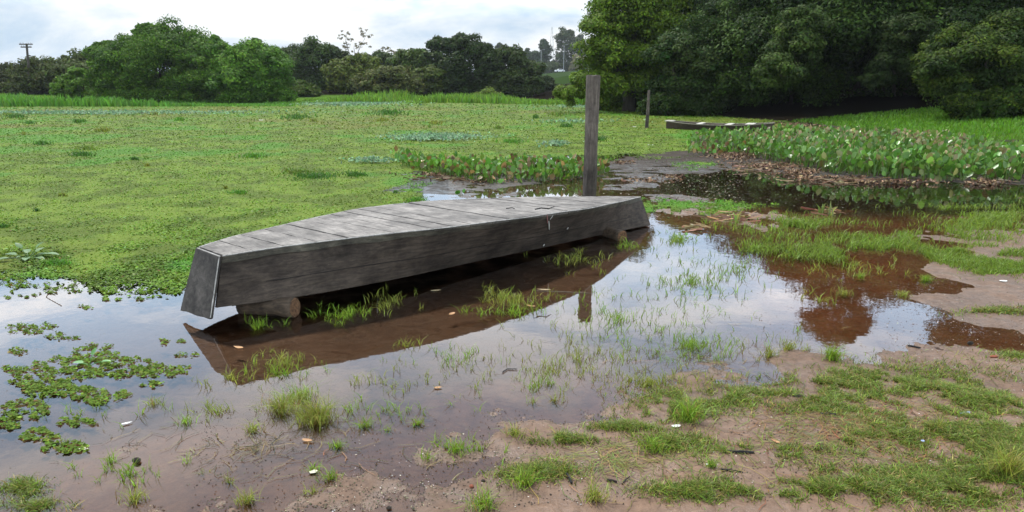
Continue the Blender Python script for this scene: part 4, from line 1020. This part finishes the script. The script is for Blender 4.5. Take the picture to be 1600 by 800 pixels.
# chine strips: board ends under the bottom edge + the worn pale arris
def strip(cu, bo, sgn, name, frac, proud, mat):
    V = []; 
    for i in range(NS):
        a = cu[i]+np.array([0, sgn*proud, -.006]); d_ = (bo[i]-cu[i]); fr2 = frac*(1+.12*math.sin(i*1.3)); b2 = cu[i]+d_*fr2+np.array([0, sgn*proud, 0])
        V += [a, b2, b2-np.array([0, sgn*proud*1.0, 0]), a-np.array([0, sgn*proud, 0])]
    Fs = []
    for i in range(NS-1):
        for k2 in range(4):
            a = i*4+k2; b2 = i*4+(k2+1) % 4; Fs.append((a, a+4, b2+4, b2))
    Fs += [(0, 1, 2, 3), tuple((NS-1)*4+k2 for k2 in (3, 2, 1, 0))]
    return link(name, py_mesh(name, V, Fs), mat, boat)
M_strip = wood_mat('chine_strip_wood', (.035, .033, .026), (.12, .11, .085), (.8, 6, 6), 8)
strip(cn, bn, -1, 'chine_strip', .13, .009, M_strip); strip(cf, bf, 1, 'chine_strip', .13, .009, M_strip)
def arris(c_, sgn, r0=.0048):
    mb = MB(); mb.tube([p_+np.array([0, sgn*.009, .002+.002*math.sin(i*.7)]) for i, p_ in enumerate(c_)], [r0*(.6+.5*abs(math.sin(i*1.1+sgn))) for i in range(len(c_))], 6)
    return mb
arris(cn, -1).build('worn_edge', M_pale, boat); arris(cf, 1).build('worn_edge', M_pale, boat)
mb = MB(); mb.tube([cn[0]*(1-f)+tn_*f+np.array([-.024, -.008, random.uniform(-.002, .002)]) for f in np.linspace(0, .98, 9)], [.003, .0045, .003, .005, .004, .003, .005, .003, .004], 6)
mb.tube([cn[0]*(1-f)+cf[0]*f+np.array([-.016, 0, .0]) for f in np.linspace(0, 1, 5)], [.004]*5, 6); mb.build('corner_edge', M_pale, boat)
# gunwale lip on the lower edge
mb = MB(); mb.tube([p_+np.array([0, .01, .004]) for p_ in bn[1:]], .011, 6); mb.build('gunwale', M_side, boat)
mb = MB(); mb.tube([p_+np.array([0, -.01, .004]) for p_ in bf[1:]], .011, 6); mb.build('gunwale', M_side, boat)
# paint drips on the side
def on_side(px, py):
    # point on near side panel seen in that direction
    best = None
    for i in range(NS):
        for f in np.linspace(0, 1, 21):
            p_ = cn[i]*(1-f)+bn[i]*f; wpt = np.array([Mn[0]+p_[0]*ce-p_[1]*se, Mn[1]+p_[0]*se+p_[1]*ce, p_[2]])
            u_, v_, _ = topix(wpt); e_ = (u_-px)**2+(v_-py)**2
            if best is None or e_ < best[0]: best = (e_, p_)
    return best[1]
M_pink = simple('pink_drip', (.42, .2, .19), .5, .2, 30)
for (px_, y0, y1, wd_, m_) in [(856, 337, 349, .006, M_pink), (858, 346, 361, .006, M_white), (860, 336, 344, .004, M_white), (848, 379, 383, .006, M_white), (886, 357, 358.5, .005, M_white)]:
    p0_, p1_ = on_side(px_, y0), on_side(px_, y1)
    mb = MB(); mb.tube([p0_+[0, -.013, 0], (p0_+p1_)/2+[.002, -.013, 0], p1_+[.001, -.013, 0]], [wd_*.7, wd_, wd_*.6], 6); mb.build('paint_drip', m_, boat)
# pale scrapes on the near part of the side
# seam between the two boards of the side
V = []; Fs = []
for i in range(3, NS-3):
    for f in (.60+.01*math.sin(i*.5), .612+.01*math.sin(i*.5)+.006*math.sin(i*1.9)):
        p_ = cn[i]*(1-f)+bn[i]*f+np.array([0, -.0035, 0]); V += [p_, p_+np.array([0, .0025, 0])]
for k in range(NS-7):
    a = k*4; Fs += [(a, a+4, a+6, a+2), (a+1, a+3, a+7, a+5), (a, a+1, a+5, a+4), (a+2, a+6, a+7, a+3)]
link('seam', py_mesh('seam', V, Fs), simple('caulked_seam', (.014, .012, .011), .8, .4, 30), boat)
# twigs lying on the bottom boards are separate things
def boat_world(p_): return np.array([Mn[0]+p_[0]*ce-p_[1]*se, Mn[1]+p_[0]*se+p_[1]*ce, p_[2]])
def twig(name, pts_, r_, mat, label, cat='stick'):
    p0_ = np.array(pts_[0]); mb = MB(); mb.tube([tuple(np.array(q)-p0_) for q in pts_], r_, 6, .3)
    return prop(mb.build(name, mat, None, False, tuple(p0_)), label, cat)
M_char = simple('charred_wood', (.012, .011, .011), .7, .4, 30, .8)
M_twig = simple('twig_bark', (.10, .075, .05), .85, .4, 30, .6)
pa = [gp(a, b_, .555) for a, b_ in ((836, 327), (846, 325), (857, 326), (866, 323))]
twig('twig', pa, [.006, .007, .006, .003], M_char, 'crooked dark twig lying on the upturned boat bottom')
pa = [gp(a, b_, .558) for a, b_ in ((791, 325.5), (800, 324.5), (804, 326))]
twig('twig', pa, [.005, .005, .004], M_char, 'short dark twig on the boat bottom left of the crooked one')

# logs under the boat
def log(end, direc, length, r_, label):
    d_ = unit(np.array(direc, float)); root = empty('log', tuple(end)); prop(root, label, 'log')
    mb = MB(); n = 9
    mb.tube([tuple(-d_*length*i/n) for i in range(n+1)], [r_*(1+.05*math.sin(i*1.7)) for i in range(n+1)], 18, .05, True); mb.build('bark', M_log, root, True)
    # ragged sawn end, set proud
    mb = MB(); mb.tube([tuple(d_*0.001), tuple(d_*.006)], [r_*.97, r_*.9], 18, .1); mb.build('sawn_end', M_end, root)
    return root
pe = gp(461, 482, .06); log((pe[0], pe[1], .066), (.97, -.22, .02), .46, .078, 'thick brown sawn log propping up the near end of the boat')
pe = gp(972, 369, .05); log((pe[0], pe[1], .045), (.5, -.85, .0), .5, .07, 'thinner log chunk under the far end of the boat')

# ------------------------------------------------------------------ posts
def post(px, py, topx, topy, wpx, label, name, square=True, mat=M_post):
    p0_ = gp(px, py, 0.0); Yp = p0_[1]; tp = at(topx, topy, Yp); wd_ = wpx*(Yp*1.02)/F
    mb = MB(); n = 12; V = []; m = 14 if square else 10
    for i in range(n+1):
        f = i/n; c_ = np.array([0, 0, -.25])*(1-f)+(tp-p0_)*f
        c_ = c_+np.array([.008*math.sin(f*5), 0, 0])
        for k2 in range(m):
            a = 2*math.pi*(k2+.5)/m; ca, sa = math.cos(a), math.sin(a)
            if square:
                s = 1/max(abs(ca), abs(sa)); s = min(s, 1.22)
            else: s = 1
            rr3 = wd_/2*s*(1+.05*math.sin(f*9+k2)+.03*random.uniform(-1, 1))*(1 if square else (1.1-.45*f))
            q = np.array([ca, sa, 0])*rr3; th = .35; q = np.array([q[0]*math.cos(th)-q[1]*math.sin(th), q[0]*math.sin(th)+q[1]*math.cos(th), 0])
            zz = (.012*math.sin(k2*1.9) if i == n else 0)
            V.append(c_+q+np.array([0, 0, zz]))
    Fs = []
    for i in range(n):
        for k2 in range(m): Fs.append((i*m+k2, i*m+(k2+1) % m, (i+1)*m+(k2+1) % m, (i+1)*m+k2))
    Fs.append(tuple(n*m+k2 for k2 in range(m)))
    o = link(name, py_mesh(name, V, Fs), mat, None, tuple(p0_)); prop(o, label, 'post'); return o
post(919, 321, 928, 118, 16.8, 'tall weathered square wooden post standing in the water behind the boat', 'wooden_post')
post(1010, 200, 1014.5, 141, 5.5, 'thin crooked wooden stake standing in the green mat near the rowing boat', 'wooden_stake', False)

# ------------------------------------------------------------------ far rowing boat
pa, pb = gp(1042, 196, .12), gp(1209, 200, .12)
mid = (pa+pb)/2; yaw2 = math.atan2(pb[1]-pa[1], pb[0]-pa[0]); LB = float(np.hypot(*(pb-pa)[:2]))
rb_ = empty('rowing_boat', (mid[0], mid[1], 0), yaw2); prop(rb_, 'open dark wooden rowing boat with pale bench boards beached by the hyacinths', 'boat')
M_hull2 = simple('old_hull_wood', (.055, .04, .028), .85, .45, 6, .5, (1, 4, 4)); M_bench = simple('pale_bench_wood', (.45, .43, .38), .7, .2, 8)
M_rail = simple('rail_wood', (.2, .18, .14), .8, .4, 8)
n = 24; prof = []
def half(t_): return .50*max(0.0, 1-abs(2*t_-1)**2.6)**.8+.16
V = []; Fs = []
for i in range(n+1):
    t_ = i/n; x_ = (t_-.5)*LB; hw = half(t_); sheer = .20+.10*abs(2*t_-1)**2
    ring = [(-hw, sheer), (-hw*.8, .02), (hw*.8, .02), (hw, sheer), (hw-.03, sheer), (hw*.8-.03, .05), (-hw*.8+.03, .05), (-hw+.03, sheer)]
    for (yy, zz) in ring: V.append((x_, yy, zz))
for i in range(n):
    for k2 in range(8): a, b_ = i*8+k2, i*8+(k2+1) % 8; Fs.append((a, b_, b_+8, a+8))
Fs.append((0, 7, 6, 5, 4, 3, 2, 1)); Fs.append(tuple(n*8+k2 for k2 in range(8)))
link('hull', py_mesh('hull', V, Fs), M_hull2, rb_)
for e_ in (0, n):
    mb = MB(); t_ = e_/n; x_ = (t_-.5)*LB*.995; hw = half(t_)-.032; mb.box((x_+(.02 if e_ == 0 else -.02), 0, .17), (.03, 2*hw, .24)); mb.build('transom', M_hull2, rb_)
for sgn in (-1, 1):
    mb = MB(); mb.tube([((i/n-.5)*LB, sgn*(half(i/n)-.005), .205+.10*abs(2*i/n-1)**2) for i in range(n+1)], .02, 6); mb.build('rail', M_rail, rb_)
for fx, wx in ((-.47, .34), (-.17, .2), (.1, .22), (.29, .3)):
    hw = half(fx+.5)-.035; mb = MB(); mb.box((fx*LB, 0, .215+.1*abs(2*fx)**2), (wx, 2*hw, .03)); mb.build('bench', M_bench, rb_)

# ------------------------------------------------------------------ distant man-made things
M_steel = simple('galvanised_steel', (.35, .37, .38), .5, .1, 3, .0); M_pole = simple('pole_wood', (.07, .06, .05), .8, .2, 3)
def lamp_post(px, topy, Y, label):
    b0 = bpt(px, Y); tp = at(px, topy, Y); h = tp[2]-b0[2]
    root = empty('lamp_post', b0); prop(root, label, 'lamp post', 'lamp posts on the embankment')
    mb = MB(); mb.tube([(0, 0, -.2), (0, 0, h*.97)], [.13, .09], 8); mb.build('pole', M_steel, root)
    mb = MB(); mb.tube([(0, 0, h*.96), (.3, 0, h), (1.0, 0, h*1.01)], .05, 6); mb.build('arm', M_steel, root)
    mb = MB(); mb.box((1.3, 0, h*1.01), (.7, .25, .14)); mb.build('lamp_head', M_steel, root)
lamp_post(845, 78, 322, 'slender lamp post on the embankment farther left, in front of the slim trees')
lamp_post(880, 70, 318, 'slender lamp post right beside the distant white car')
# lattice mast
b0 = bpt(861, 480); tp = at(861, 42, 480); h = tp[2]-b0[2]
root = empty('lattice_mast', b0); prop(root, 'faint lattice radio mast rising behind the hill trees', 'mast')
mb = MB()
for sx, sy in ((-1, -1), (1, -1), (1, 1), (-1, 1)): mb.tube([(sx*2, sy*2, 0), (sx*.3, sy*.3, h)], [.09, .06], 4)
mb.build('mast_legs', M_steel, root)
mb = MB()
for i in range(12):
    z0, z1 = h*i/12, h*(i+1)/12; w0, w1 = 2-1.7*i/12, 2-1.7*(i+1)/12; s = 1 if i % 2 else -1
    mb.tube([(-w0*s, -w0, z0), (w1*s, -w1, z1)], .035, 4); mb.tube([(w0*s, w0, z0), (-w1*s, w1, z1)], .035, 4)
mb.build('bracing', M_steel, root)
# utility pole with cross arms, far left
b0 = bpt(44, 84); tp = at(41.5, 68, 84); h = tp[2]-b0[2]; lean = tp[0]-b0[0]
root = empty('utility_pole', b0); prop(root, 'wooden utility pole with two cross arms above the scrub at far left', 'utility pole')
mb = MB(); mb.tube([(0, 0, -.3), (lean, 0, h)], [.16, .11], 8); mb.build('pole', M_pole, root)
for f in (.985, .93):
    mb = MB(); mb.box((lean*f, -.12, h*f), (1.5 if f > .95 else 1.2, .12, .12)); ca = mb.build('cross_arm', M_pole, root)
    for k2 in (-.6, -.3, .3, .6):
        mb = MB(); mb.tube([(lean*f+k2*(1 if f > .95 else .8), -.12, h*f+.06), (lean*f+k2*(1 if f > .95 else .8), -.12, h*f+.2)], [.04, .02], 6)
        mb.build('insulator', M_steel, ca)
# car on the embankment
M_carp = simple('white_car_paint', (.75, .76, .78), .3, .03, 2, .0, spec=.5); M_glass = simple('dark_glass', (.02, .022, .025), .1, .05, 2, .0, spec=.6); M_tyre = simple('tyre_rubber', (.02, .02, .02), .8, .1, 9)
xc = (874-800)/(F*1.058)*320; zc = gz(xc, 320)
car = empty('parked_car', (xc, 320, zc), .25); prop(car, 'white car on the grassy embankment in the far distance', 'car')
prof = [(-2.1, .35), (-2.15, .75), (-1.9, .95), (-1.1, 1.0), (-.55, 1.42), (.7, 1.45), (1.4, 1.02), (2.05, .92), (2.15, .6), (2.1, .35)]
V = [(x_, -.82*(.9 if z_ > 1.1 else 1), z_) for x_, z_ in prof]+[(x_, .82*(.9 if z_ > 1.1 else 1), z_) for x_, z_ in prof]; m = len(prof)
Fs = [tuple(range(m)), tuple(range(2*m-1, m-1, -1))]+[(i, m+i, m+(i+1) % m, (i+1) % m) for i in range(m)]
link('body', py_mesh('body', V, Fs), M_carp, car)
for s in (-1, 1):
    mb = MB(); y_ = s*.785; q = [(-.95, 1.03), (-.5, 1.36), (.62, 1.38), (1.15, 1.05)]
    mb.add([(a, y_+s*.02, b_) for a, b_ in q]+[(a, y_-s*.03, b_) for a, b_ in q], [(0, 1, 2, 3), (7, 6, 5, 4), (0, 4, 5, 1), (1, 5, 6, 2), (2, 6, 7, 3), (3, 7, 4, 0)]); mb.build('side_window', M_glass, car)
for x_ in (-1.3, 1.3):
    for s in (-1, 1):
        mb = MB(); mb.tube([(x_, s*.68, .32), (x_, s*.86, .32)], .32, 16); mb.build('wheel', M_tyre, car)

# ------------------------------------------------------------------ litter, leaves, clods
def gpt(px, py, up=0.0):
    q = gp(px, py, 0.0); z = max(float(terrain(np.array([q[0]]), np.array([q[1]]))[0]), 0.0)
    q = gp(px, py, z); return (float(q[0]), float(q[1]), z+up)
def flat_piece(name, px, py, lx, ly, mat, label, cat, rot=0, curl=.15, pts=9, tilt=0.0, leafy=False):
    """thin curled irregular piece with a real thickness"""
    th = .0015; V = []; r1 = random.Random(px*13+py)
    ring = []
    for k2 in range(pts):
        a = 2*math.pi*k2/pts; rr4 = (.5*(abs(math.cos(a))**.9*1+0.0) if False else .5)*(1+r1.uniform(-.14, .14))
        x_ = lx*rr4*math.cos(a); y_ = ly*rr4*math.sin(a)*((1-.55*abs(math.cos(a))) if leafy else 1)
        ring.append((x_, y_))
    c_, s_ = math.cos(rot), math.sin(rot)
    for lay in (0, th):
        V.append((0, 0, lay+.002))
        for x_, y_ in ring:
            z_ = curl*(x_*x_/lx+y_*y_/max(ly, .001))+tilt*x_
            V.append((x_*c_-y_*s_, x_*s_+y_*c_, z_+lay+.002))
    Fs = []; m = pts+1
    for k2 in range(pts):
        a, b_ = 1+k2, 1+(k2+1) % pts
        Fs += [(0, b_, a), (m, m+a, m+b_), (a, b_, m+b_, m+a)]
    o = link(name, py_mesh(name, V, Fs), mat, None, gpt(px, py, .004)); return prop(o, label, cat)
def lump(name, px, py, sx, sy, sz, mat, label, cat, rot=0):
    V = []; Fs = []; m, n = 10, 6; r1 = random.Random(px*7+py)
    for i in range(n+1):
        ph = math.pi*i/n
        for k2 in range(m):
            a = 2*math.pi*k2/m; j = 1+r1.uniform(-.16, .16)
            x_, y_, z_ = sx/2*math.sin(ph)*math.cos(a)*j, sy/2*math.sin(ph)*math.sin(a)*j, sz/2*math.cos(ph)*(1+r1.uniform(-.1, .1))
            V.append((x_*math.cos(rot)-y_*math.sin(rot), x_*math.sin(rot)+y_*math.cos(rot), z_+sz*.3))
    for i in range(n):
        for k2 in range(m): Fs.append((i*m+k2, (i+1)*m+k2, (i+1)*m+(k2+1) % m, i*m+(k2+1) % m))
    o = link(name, py_mesh(name, V, Fs), mat, None, gpt(px, py)); return prop(o, label, cat)
M_brick = simple('brick', (.25, .08, .045), .8, .25, 20, .4); M_brown = simple('brown_leaf', (.34, .17, .075), .6, .35, 20, .2, c2=(.42, .24, .11)); M_tan = simple('tan_leaf', (.38, .3, .17), .6, .2, 20)
M_blue = simple('blue_plastic', (.30, .38, .55), .35, .15, 12); M_cream = simple('cream_card', (.62, .58, .46), .6, .12, 18); M_clod = simple('dark_clod', (.03, .024, .018), .9, .5, 30, .9)
flat_piece('paper_scrap', 490, 739, .046, .032, M_cream, 'cream scrap of paper on wet mud among the bottom tufts', 'litter', .5, .1, 5)
flat_piece('white_leaf', 198, 663, .05, .022, M_white, 'white pointed leaf floating in the shallow water at lower left', 'leaf', .6, .2, 10, leafy=True)
flat_piece('white_leaf', 131, 703, .045, .026, M_cream, 'dull white leaf under shallow water below the floating clumps', 'leaf', .1, .1, 10, leafy=True)
flat_piece('shell_fragment', 1056, 668, .05, .028, M_white, 'white shell fragment beside the tall bright tuft', 'shell', .2, .4, 8)
flat_piece('white_scrap', 1106, 727, .022, .016, M_white, 'small white scrap just above the charred sticks', 'litter', .4, .2, 6)
flat_piece('white_stone', 1568, 440, .07, .045, M_white, 'flat white stone on the mud spit at the right', 'stone', .1, .1, 8)
flat_piece('paper_scrap', 407, 188, .5, .22, M_white, 'white scrap floating on the green mat below the left thickets', 'litter', 0, .1, 8)
flat_piece('paper_scrap', 991, 198.5, .22, .15, M_white, 'white scrap on the green mat left of the thin stake', 'litter', 0, .2, 8)
flat_piece('paper_scrap', 1017, 227, .2, .1, M_white, 'white scrap on the green mat between the tall post and the hyacinths', 'litter', 0, .2, 8)
flat_piece('blue_wrapper', 1507, 648, .07, .022, M_blue, 'crumpled pale blue plastic wrapper on the right hand grass', 'litter', .25, .4, 9)
flat_piece('blue_scrap', 1441, 691, .02, .016, M_blue, 'tiny blue scrap beside the pale upright tuft', 'litter', .8, .4, 6)
flat_piece('brown_leaf', 480, 690, .06, .03, M_brown, 'orange brown leaf at the foot of the large grass clump', 'leaf', -.2, .3, 10, leafy=True)
flat_piece('brown_leaf', 829, 479, .09, .035, M_brown, 'orange brown leaf floating in the boat reflection amid grass', 'leaf', -.5, .15, 10, leafy=True)
flat_piece('brown_leaf', 373, 544, .085, .04, M_brown, 'orange brown leaf floating near the log', 'leaf', -.4, .15, 10, leafy=True)
flat_piece('brown_leaf', 684, 607, .05, .03, M_brown, 'faded brown leaf lying flat in the middle of the puddle', 'leaf', .2, .1, 10, leafy=True)
flat_piece('tan_leaf', 850, 453.5, .12, .03, M_tan, 'long tan leaf floating in the dark reflection under the boat', 'leaf', -.15, .1, 10, leafy=True)
flat_piece('tan_leaf', 1424, 742, .055, .026, M_tan, 'curled tan leaf in the right foreground grass', 'leaf', .5, .7, 10, leafy=True)
flat_piece('brown_leaf', 1212, 692, .05, .022, M_brown, 'rusty folded leaf on bare mud right of the charred stick', 'leaf', -.9, .5, 10, leafy=True)
flat_piece('brown_leaf', 1300, 753, .03, .024, M_brown, 'small orange leaf in the grass at the lower right', 'leaf', .1, .4, 8, leafy=True)
flat_piece('pale_leaf', 681, 455, .1, .04, M_tan, 'pale dead leaf floating close under the boat side', 'leaf', .2, .2, 10, leafy=True)
flat_piece('pink_leaf', 706, 492, .07, .04, M_brown, 'reddish leaf floating left of the grass in the boat reflection', 'leaf', .9, .4, 9, leafy=True)
lump('brick_fragment', 1553, 558, .055, .03, .018, M_brick, 'orange red brick fragment on the mud at right', 'brick', .1)
lump('brick_fragment', 1516, 538, .045, .028, .03, M_clod, 'dark maroon brick fragment on the mud beyond the orange one', 'brick')
lump('pebble', 737, 761, .022, .018, .016, M_brick, 'reddish pebble on the mud left of the bottom tufts', 'pebble')
lump('mud_clod', 214, 722, .04, .03, .03, M_clod, 'black muddy clod in the shallow water at lower left', 'clod')
lump('mud_clod', 755, 752, .02, .016, .012, M_clod, 'small dark clod on the bare mud near the reddish pebble', 'clod')
lump('mud_clod', 608, 795, .024, .02, .014, M_clod, 'dark clod at the bottom edge of the mud flat', 'clod')
lump('mud_clod', 1246, 622, .07, .045, .03, M_clod, 'brown clod amid grass above the charred stub', 'clod')
def stick(px0, py0, px1, py1, r_, mat, label, bend=.1, lift=.004):
    a, b_ = np.array(gpt(px0, py0, lift+r_*.6)), np.array(gpt(px1, py1, lift+r_*.6)); m_ = (a+b_)/2; d_ = b_-a
    m_ = m_+np.array([-d_[1], d_[0], 0])*bend
    twig('stick', [a, m_, b_], [r_*.9, r_, r_*.8], mat, label)
stick(1136, 708, 1178, 710, .0085, M_char, 'thick black charred stick on the mud beside the bright tuft', .03)
stick(1126, 736, 1160, 741, .007, M_char, 'slightly thinner charred stick below the thick one', .03)
stick(1281, 650, 1306, 651, .010, M_char, 'short charred stub lying on bare mud right of the shore grass', .06)
stick(948, 752, 964, 755, .006, M_clod, 'dark stub of wood on the mud above the spiky bottom tuft', .05)
stick(972, 758, 984, 746, .003, M_clod, 'thin dark stick leaning upright to the right of the dark stub', .05)
stick(992, 765, 1010, 761, .004, M_twig, 'grey weathered stick on mud right of the thin dark stick', .05)
stick(1418, 541, 1438, 545, .006, M_char, 'dark stick in the tip of the sky reflecting puddle', .04)
stick(785, 583, 808, 578, .0035, M_char, 'black bent twig lying in the grey water of the puddle', .3)
stick(885, 742, 893, 757, .006, M_char, 'dark chip of wood on the mud right of the yellowish tuft', .05)
stick(838, 455, 922, 459, .005, M_twig, 'long pale reed floating across the boat reflection', .02, .0)
stick(96, 478, 80, 448, .003, M_twig, 'thin bare twig standing out of the water left of the boat', .1, .0)
stick(590, 490, 592, 462, .004, M_clod, 'dark stem hanging at the boat side above the log', .02, .0)

# ------------------------------------------------------------------ broad-leaved plants
def broad_leaf(c_, dirv, ln, wd_, upv=(0, 0, 1), fold=.12, droop=.2):
    d_ = unit(np.array(dirv, float)); s_ = unit(np.cross(d_, np.array(upv, float))); n_ = np.cross(s_, d_)
    V = []; prof = [(0, .05), (.12, .7), (.35, 1.0), (.6, .85), (.82, .5), (1, .03)]
    for f, w_ in prof:
        p_ = np.array(c_)+d_*ln*f-np.array([0, 0, 1])*droop*ln*f*f
        V += [p_+s_*w_*wd_/2+n_*fold*wd_*w_, p_, p_-s_*w_*wd_/2+n_*fold*wd_*w_]
    Fs = []
    for i in range(len(prof)-1):
        a = i*3; Fs += [(a, a+1, a+4, a+3), (a+1, a+2, a+5, a+4)]
    return V, Fs
M_bl = simple('fresh_leaf', (.07, .20, .035), .35, .2, 14, .2, spec=.5, c2=(.10, .25, .05)); M_bl2 = simple('dusty_leaf', (.05, .12, .03), .5, .2, 14, .2, spec=.3, c2=(.09, .17, .055))
def leafy_plant(px, py, leaves, label, mat, size):
    b0 = gpt(px, py); root = empty('leafy_plant', b0); prop(root, label, 'plant')
    for (az, el, ln, stem) in leaves:
        d_ = np.array([math.cos(az)*math.cos(el), math.sin(az)*math.cos(el), math.sin(el)])
        tip = d_*stem*np.array([1, 1, 1.2]); V, Fs = broad_leaf(tip, d_+np.array([0, 0, -.1]), ln*size, ln*size*.55)
        link('leaf', py_mesh('leaf', V, Fs, True), mat, root)
        mb = MB(); mb.tube([(0, 0, 0), tuple(tip*.6+[0, 0, .005]), tuple(tip)], .003, 5); mb.build('stem', mat, root)
leafy_plant(45, 405, [(.2, .4, 1, .08), (1.2, .5, .9, .1), (2.2, .4, 1.1, .1), (3.0, .25, 1.3, .14), (3.9, .2, 1.2, .16), (5.2, .3, 1.1, .1), (.0, .25, 1.2, .18), (4.6, .5, .8, .06), (2.7, .8, .9, .12), (.8, .8, .9, .12), (5.9, .2, 1, .12)], 'broad leaved pale green plant on the mat at the left edge', M_bl2, .125)
leafy_plant(140, 572, [(2.9, .25, 1, .05), (1.2, 1.0, .8, .06), (.1, .3, .7, .08)], 'small bright two leaved seedling among the floating clumps', M_bl, .085)
leafy_plant(1073, 372, [(2.9, .3, 1, .03), (.3, .3, .9, .03), (1.5, .8, .8, .03)], 'tiny round leaved plant in the water right of the boat tip', M_bl, .07)

# ------------------------------------------------------------------ air
if HAZE > 0:
    mh = bpy.data.materials.new('haze_air'); mh.use_nodes = True; t = mh.node_tree; t.nodes.clear()
    o_ = t.nodes.new('ShaderNodeOutputMaterial'); pv = t.nodes.new('ShaderNodeVolumePrincipled')
    pv.inputs['Color'].default_value = (.86, .92, 1, 1); pv.inputs['Density'].default_value = HAZE; pv.inputs['Anisotropy'].default_value = .2
    t.links.new(pv.outputs[0], o_.inputs['Volume'])
    mb = MB(); mb.box((0, 0, 24), (7000, 7000, 56)); ho = mb.build('haze', mh); prop(ho, 'thin bluish haze in the distance', 'haze', kind='stuff')
